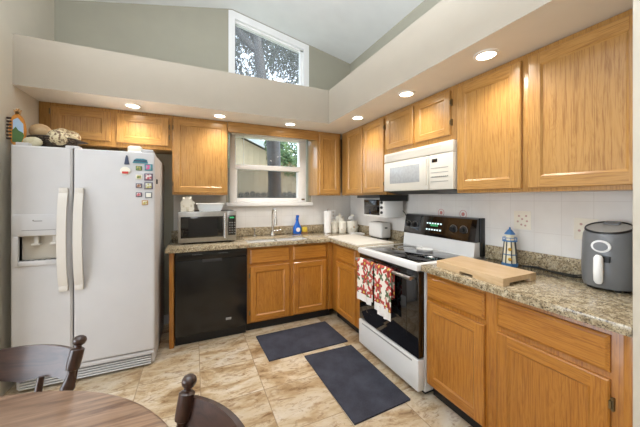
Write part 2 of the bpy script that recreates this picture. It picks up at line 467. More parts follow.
# ------------------------------------------------------------------ windows
def window_main():
    f = MB(); y0, y1 = .02, .10
    a, b, c, d = -1.656, -.672, 1.318, 2.168
    f.box(a, -1.585, y0, y1, c, d, .006); f.box(-.772, b, y0, y1, c, d, .006)
    f.box(-1.585, -.772, y0, y1, 2.118, d, .006); f.box(-1.585, -.772, y0, y1, c, 1.372, .006)
    f.box(-1.60, -.757, .012, y1, 1.722, 1.782, .006)
    f.box(-1.585, -1.566, .03, y1, 1.372, 1.722, .003); f.box(-.787, -.772, .03, y1, 1.372, 1.722, .003)
    o = f.build('window_1', TRIMW); struct(o, 'white double-hung window above the sink', 'window')
    B(-1.585, -.772, .066, .070, 1.78, 2.12).build('pane', GLASS, o)
    B(-1.585, -.772, .080, .084, 1.37, 1.725).build('pane', GLASS, o)
    B(-1.585, -.772, .092, .094, 1.37, 1.725).build('insect_screen', SCREEN, o)
    B(-.74, -.70, .0, .022, 1.345, 1.365, .004).build('sash_lock', BRONZE, o)
    B(-1.70, -.60, -.045, .02, 1.272, 1.318, .006).build('sill', TRIMW, o)
window_main()
def window_clere():
    T = lambda x: cz(x) - .012
    f = MB(); y0, y1 = .0, .12
    def bar(poly): f.prism(poly, PY, y0, y1)
    x0, x1, z0 = WX0, WX1, CZ0; t = .075
    bar([(x0, z0), (x0 + t, z0), (x0 + t, T(x0 + t)), (RX, RZ - .012), (x0, T(x0))] if x0 + t > RX else [(x0, z0), (x0 + t, z0), (x0 + t, T(x0 + t)), (x0, T(x0))])
    bar([(x1 - t, z0), (x1, z0), (x1, T(x1)), (x1 - t, T(x1 - t))])
    bar([(x0 + t, T(x0 + t) - .085), (x1 - t, T(x1 - t) - .085), (x1 - t, T(x1 - t)), (x0 + t, T(x0 + t))])
    bar([(x0 + t, z0), (x1 - t, z0), (x1 - t, z0 + .08), (x0 + t, z0 + .08)])
    y0, y1 = .035, .1
    bar([(x1 - t - .035, z0), (x1 - t, z0), (x1 - t, T(x1 - t) - .08), (x1 - t - .035, T(x1 - t - .035) - .08)])
    bar([(x0 + t, T(x0 + t) - .11), (x1 - t, T(x1 - t) - .11), (x1 - t, T(x1 - t) - .08), (x0 + t, T(x0 + t) - .08)])
    o = f.build('window_2', TRIMW); struct(o, 'slanted clerestory window near the vaulted ceiling', 'window')
    p = MB(); p.prism([(x0 + t, z0 + .08), (x1 - t, z0 + .08), (x1 - t, T(x1 - t) - .085), (x0 + t, T(x0 + t) - .085)], PY, .062, .066)
    p.build('pane', HAZEG, o)
window_clere()
t = thing('window_blind', 'raised white blind headrail with wand at the kitchen window top', 'blind', (-1.16, 0, 2.13))
B(-1.635, -.69, -.03, .015, 2.125, 2.165, .005).build('headrail', TRIMW, t)
MB().tube([(-1.50, -.034, 2.13), (-1.50, -.036, 1.74)], .004, 6).build('wand', WHITEP, t)

# ------------------------------------------------------------------ outside
tag(B(-12, 14, .3, 22, -.35, -.25).build('lawn', GRASS), 'ground of the yard behind the fence', 'lawn')['kind'] = 'structure'
def fence():
    t = thing('picket_fence', 'weathered grey dog-eared picket fence outside the kitchen window', 'fence', (0, 4, -.25))
    x = -2.6
    while x < 2.2:
        wd = .135; m = MB(); h = 1.545 + random.uniform(-.02, .02)
        m.prism([(x, -.25), (x + wd, -.25), (x + wd, h - .04), (x + wd - .035, h), (x + .035, h), (x, h - .04)], PY, 4.0, 4.022)
        m.build('picket', FENC, t); x += wd + .012
    B(-2.6, 2.2, 4.022, 4.06, .2, .29).build('rail', FENC, t); B(-2.6, 2.2, 4.022, 4.06, 1.1, 1.19).build('rail', FENC, t)
fence()
def house():
    t = thing('neighbour_house', 'tan sided house with a white roof edge beyond the fence', 'house', (-2.4, 7.8, -.25))
    m = MB()
    m.prism([(-5.6, -.25), (4.5, -.25), (4.5, 1.3), (-.9, 3.62), (-5.6, 1.9)], PY, 6.5, 9.5)
    for i in range(50):
        x = -5.5 + i * .2
        if x < 4.3: m.box(x, x + .03, 6.485, 6.5, -.25, min(1.3 + (4.5 - x) * .42, 3.5, 1.9 + (x + 5.6) * .36))
    m.build('siding_wall', SIDING, t)
    m = MB(); m.prism([(-.9, 3.66), (4.9, 1.16), (4.9, 1.34), (-.9, 3.84), (-6.0, 1.98), (-6.0, 1.80)], PY, 6.2, 9.8); m.build('roof', ROOF, t)
    m = MB(); m.prism([(-.9, 3.60), (4.9, 1.10), (4.9, 1.30), (-.9, 3.80), (-6.0, 1.94), (-6.0, 1.74)], PY, 6.12, 6.2); m.build('fascia', FASC, t)
house()
def leaves(blobs, n, sz):
    m = MB()
    for _ in range(n):
        c, r = random.choice(blobs)
        while True:
            d = Vector((random.uniform(-1, 1), random.uniform(-1, 1), random.uniform(-1, 1)))
            if d.length < 1: break
        p = Vector(c) + d * r; a = sz * random.uniform(.6, 1.4)
        u = Vector((random.gauss(0, 1), random.gauss(0, 1), random.gauss(0, 1))).normalized(); v = u.orthogonal().normalized()
        k = [p - u * a, p + v * a * .42 - u * .1 * a, p + u * a, p - v * a * .42 + u * .1 * a]
        m.face(k)
    return m
t = thing('oak_tree', 'large dark-trunked tree standing just outside the windows', 'tree', (-.28, 3, -.25))
m = MB(); m.tube([(-.22, 3, -.3), (-.26, 3, .4), (-.29, 3, 1.2), (-.30, 3, 1.9), (-.33, 3, 2.7), (-.50, 3.02, 3.6), (-.64, 3.05, 4.6), (-.80, 3.1, 6.2), (-.8, 3.1, 7.6)], [.26, .19, .16, .155, .165, .12, .11, .10, .08], 14)
m.tube([(-.36, 3, 2.9), (.3, 3.1, 3.6), (.9, 3.3, 4.8), (1.3, 3.4, 6.5)], [.10, .10, .09, .05], 10)
m.tube([(-.6, 3.05, 4.7), (-1.3, 3.2, 5.4), (-2.1, 3.4, 6.6)], [.09, .07, .03], 8)
m.build('trunk', BARK, t)
bl = [((-2.5 + (.55 * i) % 4.2, 3.5 + (i % 3) * .5, 4.3 + (i * .47) % 2.4), .62) for i in range(34)]
leaves(bl, 26000, .06).build('foliage', LEAF2, t)
t = thing('leafy_tree', 'green leafy tree right of the trunk outside the kitchen window', 'tree', (1.5, 4.9, -.25))
MB().tube([(1.5, 4.9, -.25), (1.45, 4.9, 2.0), (1.4, 4.9, 3.3)], [.12, .10, .05]).build('trunk', BARK, t)
leaves([((.35, 4.8, 2.75), .42), ((.9, 4.9, 2.5), .5), ((.7, 4.9, 2.95), .5), ((1.5, 5, 2.7), .7), ((.25, 5, 3.1), .35), ((1.9, 5, 2.3), .5)], 2600, .07).build('foliage', LEAF1, t)
t = thing('tall_shrub', 'small leafy shrub at the left edge of the kitchen window view', 'shrub', (-1.35, 3.2, -.25))
MB().tube([(-1.35, 3.2, -.25), (-1.33, 3.2, 1.4), (-1.3, 3.2, 2.3)], [.04, .03, .015]).build('stem', BARK, t)
leaves([((-1.36, 3.2, 2.2), .16), ((-1.3, 3.2, 2.75), .22), ((-1.4, 3.2, 2.5), .14)], 160, .05).build('foliage', LEAF1, t)

# ------------------------------------------------------------------ cabinets
DOOR_WOOD = [OAK]
def mp(plane, pos):
    if plane == 'y': return lambda u, z, w: (u, pos - w, z)
    return lambda u, z, w: (pos - w, u, z)
def door(plane, front, u0, u1, z0, z1, parent, hinge=None, fw=.056, th=.02):
    P = mp(plane, front + th); HM = 1 if plane == 'y' else 2
    m = MB(); c = .005
    Q = lambda a, b, e, f, w, mm: m.face([P(a, e, w), P(b, e, w), P(b, f, w), P(a, f, w)], mm)
    a, b, e, f = u0 + c, u1 - c, z0 + c, z1 - c
    # back and sides
    Q(u0, u1, z0, z1, 0, 0)
    def ring(r0, w0, r1, w1, ms):
        (a0, b0, e0, f0), (a1, b1, e1, f1) = r0, r1
        m.face([P(a0, e0, w0), P(b0, e0, w0), P(b1, e1, w1), P(a1, e1, w1)], ms[0])
        m.face([P(a0, f0, w0), P(b0, f0, w0), P(b1, f1, w1), P(a1, f1, w1)], ms[0])
        m.face([P(a0, e0, w0), P(a0, f0, w0), P(a1, f1, w1), P(a1, e1, w1)], ms[1])
        m.face([P(b0, e0, w0), P(b0, f0, w0), P(b1, f1, w1), P(b1, e1, w1)], ms[1])
    ring((u0, u1, z0, z1), 0, (u0, u1, z0, z1), th - c, (HM, 0))
    ring((u0, u1, z0, z1), th - c, (a, b, e, f), th, (HM, 0))
    i = (u0 + fw, u1 - fw, z0 + fw, z1 - fw)
    Q(a, i[0], e, f, th, 0); Q(i[1], b, e, f, th, 0)
    Q(i[0], i[1], e, i[2], th, HM); Q(i[0], i[1], i[3], f, th, HM)
    k = .011; j = (i[0] + k, i[1] - k, i[2] + k, i[3] - k)
    ring(i, th, j, th - .009, (HM, 0))
    Q(j[0], j[1], j[2], j[3], th - .009, 0)
    bm = m.build('door', DOOR_WOOD[0], parent)
    if hinge is not None:
        s = 1 if hinge > 0 else -1; uh = u1 if s > 0 else u0
        for zz in ((z0 + .09, z1 - .09) if z1 - z0 > .28 else (z0 + .045, z1 - .045)):
            h = MB(); h.prism([(uh + s * .002, zz - .024), (uh + s * .011, zz - .024), (uh + s * .011, zz + .024), (uh + s * .002, zz + .024)], P, .0, .014)
            h.prism([(uh - s * .001, zz - .015), (uh + s * .006, zz - .015), (uh + s * .006, zz + .015), (uh - s * .001, zz + .015)], P, .0, .022)
            h.build('hinge', BRONZE, bm)
    return bm
def drawer(plane, front, u0, u1, z0, z1, parent, th=.02):
    P = mp(plane, front + th); HM = 1 if plane == 'y' else 2; m = MB(); c = .012; c2 = .008
    m.face([P(u0, z0, 0), P(u1, z0, 0), P(u1, z1, 0), P(u0, z1, 0)], HM)
    rs = [((u0, u1, z0, z1), 0), ((u0, u1, z0, z1), th - c2), ((u0 + c, u1 - c, z0 + c, z1 - c), th)]
    for (r0, w0), (r1, w1) in zip(rs, rs[1:]):
        p0 = [P(r0[0], r0[2], w0), P(r0[1], r0[2], w0), P(r0[1], r0[3], w0), P(r0[0], r0[3], w0)]
        p1 = [P(r1[0], r1[2], w1), P(r1[1], r1[2], w1), P(r1[1], r1[3], w1), P(r1[0], r1[3], w1)]
        for i in range(4): m.face([p0[i], p0[(i + 1) % 4], p1[(i + 1) % 4], p1[i]], HM)
    m.face(p1, HM)
    return m.build('drawer_front', DOOR_WOOD[0], parent)
WG, BG = 'oak wall cabinets', 'oak base cabinets'
UF, UZ0, UZ1 = .305, 1.405, 2.198
# over the refrigerator
t = thing('wall_cabinet', 'short oak two-door cabinet above the white refrigerator', 'cabinet', (-2.75, -.15, 1.85), WG)
B(XL + .004, -2.247, -UF, -.002, 1.85, UZ1, .002).build('carcass', OAK, t)
door('y', -.325, -3.172, -2.751, 1.895, 2.166, t, -1, .062); door('y', -.325, -2.705, -2.275, 1.885, 2.166, t, 1, .062)
# left of the window
t = thing('wall_cabinet', 'tall oak single-door wall cabinet left of the kitchen window', 'cabinet', (-1.98, -.15, UZ0), WG)
B(-2.245, -1.715, -UF, -.01, UZ0, UZ1, .002).build('carcass', OAK, t)
door('y', -.325, -2.232, -1.718, 1.425, 2.168, t, -1)
# right of the window
t = thing('wall_cabinet', 'narrow oak wall cabinet right of the kitchen window with bare side panel', 'cabinet', (-.53, -.15, UZ0), WG)
B(-.652, -.325, -UF, -.01, UZ0, UZ1, .002).build('carcass', OAK, t)
door('y', -.325, -.630, -.352, 1.425, 2.168, t, None, .05)
# corner run on the right wall
t = thing('wall_cabinet', 'oak two-door wall cabinet in the corner above the toaster oven', 'cabinet', (-.15, -.77, UZ0), WG)
B(-UF, -.01, -1.212, -.308, UZ0, UZ1, .002).build('carcass', OAK, t)
door('x', -.325, -.800, -.446, 1.425, 2.168, t, None, .05); door('x', -.325, -1.190, -.818, 1.425, 2.168, t, -1, .05)
t = thing('wall_cabinet', 'short oak two-door cabinet above the cream microwave hood', 'cabinet', (-.15, -1.62, 1.81), WG)
B(-UF, -.01, -2.028, -1.216, 1.80, UZ1, .002).build('carcass', OAK, t)
door('x', -.325, -1.597, -1.234, 1.84, 2.168, t, None, .05); door('x', -.325, -1.982, -1.628, 1.84, 2.168, t, -1, .05)
t = thing('wall_cabinet', 'large oak two-door wall cabinet above the lighthouse and air fryer', 'cabinet', (-.15, -2.5, UZ0), WG)
B(-UF, -.01, -3.021, -2.032, UZ0, UZ1, .002).build('carcass', OAK, t)
door('x', -.325, -2.472, -2.042, 1.425, 2.168, t, None, .062); door('x', -.325, -2.975, -2.510, 1.425, 2.168, t, None, .062)
# valance between the window cabinets
tag(B(-1.713, -.654, -.322, -.300, 2.085, 2.197, .003).build('window_valance', OAKX), 'flat oak valance board over the kitchen window between cabinets', 'valance')

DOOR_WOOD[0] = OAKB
BF, BZ1 = .59, .872
def toe(x0, x1, y0, y1): return B(x0, x1, y0, y1, 0, .098)
# sink base
t = thing('base_cabinet', 'oak sink base cabinet beside the black dishwasher', 'cabinet', (-1.1, -.3, 0), BG)
m = MB()
m.box(-1.556, -1.538, -BF, -.01, .098, BZ1); m.box(-.664, -.646, -BF, -.01, .098, BZ1); m.box(-1.538, -.664, -BF, -.01, .098, .116)
for a, b in ((-1.538, -1.505), (-1.125, -1.058), (-.69, -.664)): m.box(a, b, -BF, -.57, .116, BZ1)
for a, b in ((-1.505, -1.125), (-1.058, -.69)):
    m.box(a, b, -BF, -.57, .116, .14, 0, 1); m.box(a, b, -BF, -.57, .655, .71, 0, 1); m.box(a, b, -BF, -.57, .845, BZ1, 0, 1)
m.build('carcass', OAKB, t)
toe(-1.556, -.60, -.53, -.50).build('toe_kick', TOEK, t)
drawer('y', -.61, -1.528, -1.112, .70, .852, t); drawer('y', -.61, -1.066, -.672, .70, .852, t)
door('y', -.61, -1.528, -1.112, .115, .672, t, -1); door('y', -.61, -1.066, -.672, .115, .672, t)
# corner base on the right
t = thing('base_cabinet', 'narrow oak base cabinet left of the range in the corner', 'cabinet', (-.3, -.95, 0), BG)
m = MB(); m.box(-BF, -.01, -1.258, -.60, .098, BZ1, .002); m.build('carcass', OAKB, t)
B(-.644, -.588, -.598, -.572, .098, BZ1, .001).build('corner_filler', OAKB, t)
toe(-.53, -.50, -1.258, -.60).build('toe_kick', TOEK, t)
drawer('x', -.61, -1.115, -.722, .70, .85, t); door('x', -.61, -1.115, -.722, .115, .672, t, None, .05)
# right base
t = thing('base_cabinet', 'long oak base cabinet right of the range under the cutting board', 'cabinet', (-.3, -2.53, 0), BG)
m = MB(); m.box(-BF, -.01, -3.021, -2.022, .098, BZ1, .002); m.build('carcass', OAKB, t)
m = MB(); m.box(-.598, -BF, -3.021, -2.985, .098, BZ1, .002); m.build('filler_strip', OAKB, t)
toe(-.53, -.50, -3.021, -2.022).build('toe_kick', TOEK, t)
drawer('x', -.61, -2.446, -2.036, .70, .842, t); door('x', -.61, -2.446, -2.036, .118, .672, t)
drawer('x', -.61, -2.950, -2.516, .70, .842, t); door('x', -.61, -2.950, -2.516, .118, .672, t, -1)
# end panel beside dishwasher
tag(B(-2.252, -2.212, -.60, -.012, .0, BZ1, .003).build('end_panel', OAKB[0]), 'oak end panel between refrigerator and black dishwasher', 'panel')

# ------------------------------------------------------------------ counters
CT0, CT = .874, .914
SKX = ((-1.535, -1.205), (-1.185, -.865)); SKY = (-.572, -.325)
t = thing('countertop', 'speckled tan granite L-shaped countertop under the window', 'countertop', (-1.1, -.3, CT0))
m = MB()
xa, xb, ya, yb = -1.543, -.857, -.580, -.317
m.box(-2.278, xa, -.645, -.002, CT0, CT, .004); m.box(xb, -.002, -.645, -.002, CT0, CT, .004)
m.box(xa, xb, -.645, ya, CT0, CT, .004); m.box(xa, xb, yb, -.002, CT0, CT, .004)
m.box(-.645, -.002, -1.259, -.643, CT0, CT, .004)
m.build('slab', GRAN, t)
m = MB(); m.box(-2.27, -.022, -.022, -.009, CT, 1.014, .003); m.box(-.022, -.009, -1.255, -.009, CT, 1.014, .003)
m.build('backsplash', GRAN, t)
t = thing('countertop', 'speckled tan granite countertop right of the range holding the air fryer', 'countertop', (-.3, -2.53, CT0))
B(-.645, -.002, -3.022, -2.020, CT0, CT, .004).build('slab', GRAN, t)
m = MB(); m.box(-.022, -.009, -3.022, -2.045, CT, 1.014, .003); m.build('backsplash', GRAN, t)

# sink
t = thing('kitchen_sink', 'white double-bowl sink set in the granite under the window', 'sink', (-1.19, -.36, .70))
m = MB()
ZR = CT - .012
m.box(xa, xb, ya, SKY[0], ZR - .012, ZR, .003); m.box(xa, xb, SKY[1], yb, ZR - .012, ZR, .003)
for a, b in ((xa, SKX[0][0]), (SKX[0][1], SKX[1][0]), (SKX[1][1], xb)): m.box(a, b, SKY[0], SKY[1], ZR - .012, ZR, .003)
m.build('rim', PORC, t)
for a, b in SKX:
    m = MB(); w = .008
    m.box(a, b, SKY[0], SKY[1], .72, .73); m.box(a - w, a, SKY[0], SKY[1], .72, ZR - .001); m.box(b, b + w, SKY[0], SKY[1], .72, ZR - .001)
    m.box(a - w, b + w, SKY[0] - w, SKY[0], .72, ZR - .001); m.box(a - w, b + w, SKY[1], SKY[1] + w, .72, ZR - .001)
    bo = m.build('basin', PORC, t); MB().cyl(((a + b) / 2, -.45, .730), .04, .004).build('drain', STEEL, bo)
# faucet
fx, fy = -1.167, -.105
t = thing('faucet', 'tall brushed nickel faucet behind the sink', 'faucet', (fx, fy, CT))
MB().lathe([(.034, CT + .001), (.034, CT + .012), (.022, CT + .03), (.018, CT + .05)], (fx, fy, 0)).build('base', CHROME, t)
pts = [(fx, fy, CT + .02), (fx, fy, 1.17)] + [(fx, fy - .075 + .075 * math.cos(a), 1.17 + .075 * math.sin(a)) for a in [PI * i / 8 for i in range(1, 9)]] + [(fx, fy - .15, 1.12)]
MB().tube(pts, .013, 12).build('spout', CHROME, t)
m = MB().cyl((fx, fy - .15, 1.05), .017, .075); m.build('spray_head', CHROME, t)
MB().tube([(fx + .015, fy, .965), (fx + .055, fy, .968), (fx + .11, fy - .01, .975)], [.013, .011, .009], 10).build('lever', CHROME, t)
tag(MB().lathe([(.0, CT + .001), (.02, CT + .001), (.018, CT + .015), (.008, CT + .02), (.008, CT + .085), (.011, CT + .088), (.011, CT + .10), (0, CT + .10)], (-1.385, -.11, 0)).tube([(-1.385, -.11, CT + .094), (-1.385, -.16, CT + .092)], .006, 8).build('soap_pump', CHROME), 'small nickel soap pump left of the faucet', 'soap dispenser')

# ------------------------------------------------------------------ dishwasher
t = thing('dishwasher', 'black built-in dishwasher under the back counter', 'dishwasher', (-1.88, -.3, 0))
B(-2.205, -1.562, -.585, -.02, .10, .868).build('tub', BLKP, t)
d = B(-2.203, -1.564, -.632, -.585, .105, .792, .006).build('door', BLKS, t)
c = B(-2.203, -1.564, -.634, -.585, .795, .866, .006).build('control_strip', BLKS, t)
m = MB()
for i in range(16): m.box(-2.06 + i * .011 + (.09 if i > 7 else 0) + (.05 if i > 7 else 0), -2.054 + i * .011 + (.14 if i > 7 else 0), -.6352, -.634, .843, .846)
m.build('print_marks', GREYT, c)
m = MB(); m.box(-1.975, -1.80, -.6335, -.60, .765, .795, .004); m.build('handle_pocket', DARKG, d)
B(-1.765, -1.715, -.6345, -.6315, .19, .213, .003).build('badge', GREYT, d)
B(-2.203, -1.564, -.56, -.54, 0, .10).build('kick_plate', BLKP, t)
m = MB(); m.box(-2.203, -1.564, -.605, -.585, .09, .105); m.build('lower_trim', BLKP, t)

# ------------------------------------------------------------------ refrigerator
FX0, FX1, FS, FY, FZ = -3.193, -2.336, -2.857, -.85, 1.737
t = thing('refrigerator', 'white side-by-side refrigerator with water dispenser', 'refrigerator', (-2.75, -.45, 0))
B(FX0 + .004, FX1 - .002, -.775, -.06, .02, 1.728, .008).build('cabinet_body', FRW, t)
def fdoor(x0, x1, hole=None):
    m = MB(); z0, z1 = .145, FZ
    if not hole: m.box(x0, x1, FY, -.785, z0, z1, .014, 0, 3)
    else:
        hx0, hx1, hz0, hz1 = hole
        # front skin pieces around the recess, joined edge to edge
        m.box(x0, x1, FY + .012, -.785, hz1, z1, .0); m.box(x0, x1, FY + .012, -.785, z0, hz0)
        m.box(x0, hx0, FY + .012, -.785, hz0, hz1); m.box(hx1, x1, FY + .012, -.785, hz0, hz1); m.box(hx0, hx1, -.79, -.785, hz0, hz1)
        c = .012
        o = [(x0, z0), (x1, z0), (x1, z1), (x0, z1)]; q = [(x0 + c, z0 + c), (x1 - c, z0 + c), (x1 - c, z1 - c), (x0 + c, z1 - c)]
        for i in range(4):
            j = (i + 1) % 4
            m.face([PY(*o[i], FY + .012), PY(*o[j], FY + .012), PY(*q[j], FY), PY(*q[i], FY)])
        h = [(hx0, hz0), (hx1, hz0), (hx1, hz1), (hx0, hz1)]
        for i in range(4):
            j = (i + 1) % 4
            m.face([PY(*q[i], FY), PY(*q[j], FY), PY(*h[j], FY), PY(*h[i], FY)])
            m.face([PY(*h[i], FY), PY(*h[j], FY), PY(*h[j], FY + .05), PY(*h[i], FY + .05)])
    return m.build('door', FRW, t)
fd = fdoor(FX0, FS - .004, (-3.15, -2.93, .93, 1.105)); fd['label'] = 'narrow freezer door with dispenser'
rd = fdoor(FS + .004, FX1); rd['label'] = 'wide plain refrigerator door'
# dispenser
m = MB()
m.box(-3.178, -2.90, FY - .010, FY, 1.105, 1.255, .005); m.box(-3.178, -3.15, FY - .010, FY, .895, 1.105, .004); m.box(-2.93, -2.90, FY - .010, FY, .895, 1.105, .004); m.box(-3.15, -2.93, FY - .012, FY, .895, .93, .004)
dp = m.build('dispenser_frame', FRW, fd)
m = MB(); m.box(-3.15, -2.93, FY + .045, FY + .05, .93, 1.105); m.box(-3.15, -2.93, FY, FY + .045, 1.10, 1.105); m.build('recess', FRD, fd)
for x in (-3.065, -2.965):
    m = MB(); m.box(x - .024, x + .024, FY + .004, FY + .045, 1.035, 1.05, .004); m.box(x - .012, x + .012, FY + .018, FY + .045, 1.05, 1.10, .003); m.build('dispenser_lever', FRH, fd)
m = MB(); m.box(-3.13, -2.95, FY - .011, FY - .009, 1.142, 1.146); m.build('control_groove', GREYT, dp)
m = MB(); m.box(-3.068, -3.022, FY - .0112, FY - .0098, 1.205, 1.211, .0005); m.box(-3.074, -3.066, FY - .0112, FY - .0098, 1.207, 1.217, .0005); m.build('maker_mark', GREYT, dp)
m = MB()
for i in range(7): m.box(-3.14 + i * .03, -3.135 + i * .03, FY + .003, FY + .042, .926, .932)
m.build('drip_tray', GREYT, fd)
for x0, nx, par, lab in ((-2.905, 1, fd, 0), (-2.815, -1, rd, 0)):
    m = MB(); w_ = .026
    zs = [.71 + i * (1.43 - .71) / 12 for i in range(13)]
    prof = [FY - .012 - .045 * math.sin(PI * min(1, max(0, (z - .71) / .72))) ** .6 for z in zs]
    def F(u, v, x0=x0, prof=prof, zs=zs):
        k = u * 12; i = min(11, int(k)); fr = k - i
        return (x0 - w_ + 2 * w_ * v, prof[i] * (1 - fr) + prof[i + 1] * fr, zs[i] * (1 - fr) + zs[i + 1] * fr)
    m.sheet(F, 24, 2, 0, .014)
    m.box(x0 - w_, x0 + w_, FY - .022, FY + .001, .695, .735, .005); m.box(x0 - w_, x0 + w_, FY - .022, FY + .001, 1.405, 1.445, .005)
    m.build('handle', FRH, par)
m = MB()
m.box(FX0 + .01, FX1 - .008, -.80, -.775, .02, .125, .004)
m.box(FX0 + .01, FX1 - .008, -.838, -.80, .108, .138, .004)
for i in range(5): m.box(FX0 + .03, FX1 - .03, -.825 + .002 * i, -.80, .022 + i * .018, .032 + i * .018, .002)
g = m.build('base_grille', FRW, t)
m = MB()
for i in range(5): m.box(FX0 + .03, FX1 - .03, -.806, -.8005, .033 + i * .018, .040 + i * .018)
m.build('grille_slot', DARKG, g)
for q in ((FX0 + .02, FX0 + .09, -.835, -.785, FZ - .002, FZ + .022, .006), (FS - .05, FS + .03, -.83, -.76, FZ - .004, FZ + .02, .006), (FX1 - .10, FX1 - .015, -.83, -.70, FZ - .004, FZ + .026, .008)): B(*q).build('hinge_cover', FRW, t)

# magnets on the refrigerator
GM = 'magnets on the refrigerator door'
def magnet(x, z, w_, h, mats, label, kind='sq'):
    y = FY - .0005; m = MB()
    if kind == 'sq':
        t = thing('fridge_magnet', label, 'magnet', (x, y, z - h / 2), GM)
        B(x - w_ / 2, x + w_ / 2, y - .006, y, z - h / 2, z + h / 2, .002).build('frame', mats[0], t)
        B(x - w_ * .34, x + w_ * .34, y - .008, y - .006, z - h * .34, z + h * .34, .001).build('picture', mats[1], t)
    elif kind == 'tower':
        m.prism([(x - w_ / 2, z - h / 2), (x + w_ / 2, z - h / 2), (x + w_ * .25, z + h * .25), (x + w_ * .12, z + h / 2), (x - w_ * .12, z + h / 2), (x - w_ * .25, z + h * .25)], PY, y - .008, y)
        tag(m.build('fridge_magnet', mats[0]), label, 'magnet', GM)
    elif kind == 'banner':
        t = thing('fridge_magnet', label, 'magnet', (x, y, z - h / 2), GM)
        m.prism([(x - w_ / 2, z - h * .5), (x + w_ / 2, z - h * .5), (x + w_ * .42, z + h * .3), (x + w_ * .2, z + h * .5), (x - w_ * .25, z + h * .5), (x - w_ * .4, z + h * .2)], PY, y - .006, y)
        m.build('plaque', mats[0], t); B(x - w_ * .4, x + w_ * .4, y - .008, y - .006, z - h * .15, z + h * .12).build('stripe', mats[1], t)
    else:
        t = thing('fridge_magnet', label, 'magnet', (x, y, z - h / 2), GM)
        m.lathe([(0, 0), (w_ / 2, 0), (w_ / 2, -.008), (0, -.010)], (x, y, z), 16, 0, 'y', 1, h / w_); m.build('disc', mats[0], t)
        B(x - w_ * .3, x + w_ * .3, y - .013, y - .008, z - h * .38, z - h * .1, .003).build('red_detail', mats[1], t)
TEAL = plain('teal', '#3d7d8a', .5); PINK = plain('pink', '#d4507e', .5); NAVY = plain('navy', '#3a4258', .5); PURP = plain('purple_grey', '#5c5364', .5)
P1 = gourd('picture_mixed_green', '#5d7a48', '#c9b26b', 70); P2 = gourd('picture_mixed_red', '#b8535c', '#d9d4cc', 60); P3 = gourd('picture_mixed_yellow', '#b0a24e', '#d7d6c6', 70); P4 = gourd('picture_mixed_brown', '#8c5a3a', '#d0c0b0', 60); P5 = gourd('picture_teal_pink', '#d14b80', '#6fb0b0', 30)
magnet(-2.525, 1.668, .034, .07, [NAVY], 'dark lighthouse-shaped magnet at top left of the fridge magnets', 'tower')
magnet(-2.435, 1.665, .105, .036, [TEAL, NAVY], 'wide teal banner magnet at top of the fridge door', 'banner')
magnet(-2.535, 1.583, .068, .062, [CREAMC, RED], 'round cream magnet with red details left of the magnet rows', 'disc')
for x, z, w_, fr, pic, lab in (
    (-2.445, 1.607, .042, GREEN, P1, 'small green picture magnet directly below the teal banner'),
    (-2.379, 1.616, .056, TEAL, P5, 'pink and teal picture magnet at the top right of the fridge door'),
    (-2.445, 1.537, .042, CREAMC, P1, 'small cream framed magnet left of the red picture magnet'),
    (-2.379, 1.539, .060, PURP, P2, 'dark framed magnet with red picture below the pink one'),
    (-2.445, 1.468, .042, PURP, P4, 'small brown picture magnet left of the yellow picture magnet'),
    (-2.379, 1.469, .060, PURP, P3, 'dark framed magnet with yellow picture'),
    (-2.445, 1.397, .042, PURP, P2, 'small dark framed magnet left of the pale magnet'),
    (-2.379, 1.394, .05, GREYF, CREAMC, 'pale grey magnet near the bottom of the magnet rows'),
    (-2.404, 1.333, .044, TANC, P3, 'lowest small tan picture magnet on the fridge door')):
    magnet(x, z, w_, w_ * (.86 if w_ < .05 else .95), [fr, pic], lab)
tag(B(FX1 - .0015, FX1 + .006, -.74, -.70, 1.49, 1.53, .003).build('fridge_magnet', DARKG), 'small dark magnet on the side of the refrigerator', 'magnet', GM)

# on top of the refrigerator
ZF = FZ - .008
t = thing('wire_bowl', 'dark woven wire bowl of decorative balls on the refrigerator', 'bowl', (-3.03, -.64, ZF))
bx, by = -3.03, -.64
m = MB()
for k in range(8):
    r = .075 + .0105 * k; z = ZF + .011 + .085 * (k / 7) ** 1.3
    m.tube([(bx + r * math.cos(a) * 1.0, by + r * .88 * math.sin(a), z) for a in [2 * PI * i / 28 for i in range(29)]], .0075, 6)
for i in range(22):
    a = 2 * PI * i / 22
    m.tube([(bx + (.075 + .0105 * k) * math.cos(a), by + (.075 + .0105 * k) * .88 * math.sin(a), ZF + .011 + .085 * (k / 7) ** 1.3) for k in range(0, 8)], .0055, 5)
m.build('woven_side', WIRE, t)
MB().cyl((bx, by, ZF + .001), .075, .006).build('bottom', WIRE, t)
m = MB(); m.prism([(bx + .12, ZF + .07), (bx + .16, ZF + .075), (bx + .205, ZF + .083), (bx + .17, ZF + .093), (bx + .13, ZF + .095)], PY, by - .03, by + .03); m.build('leaf_handle', WIRE, t)
GB = 'decorative balls in the bowl on the refrigerator'
for (x, y, z, r, mm, lab) in ((-3.125, -.61, .152, .066, G1, 'plain tan ball at the left of the bowl on the refrigerator'), (-2.985, -.715, .098, .066, G2, 'dark laced ball at the front centre of the bowl'),
                      (-2.945, -.585, .128, .058, G3, 'pale laced ball at the right of the bowl'), (-3.03, -.50, .165, .054, G3, 'half hidden ball at the back of the bowl')):
    tag(MB().ball((x, y, ZF + z), r, 0, 24, 14, 1, 1, .92).build('decorative_ball', mm), lab, 'ball', GB)
tag(MB().ball((-3.105, -.775, ZF + .0435), .045, 0, 20, 12, 1.2, .55, .88).build('cream_gourd', G4), 'cream gourd at the front left of the refrigerator top', 'gourd')
t = thing('pineapple_plaque', 'orange pineapple-shaped plaque with painted palm scene on the refrigerator', 'plaque', (-3.194, -.755, ZF + .002))
t.scale = (.92, 1, 1.2)
px, py, pz = -3.194, -.755, ZF + .002
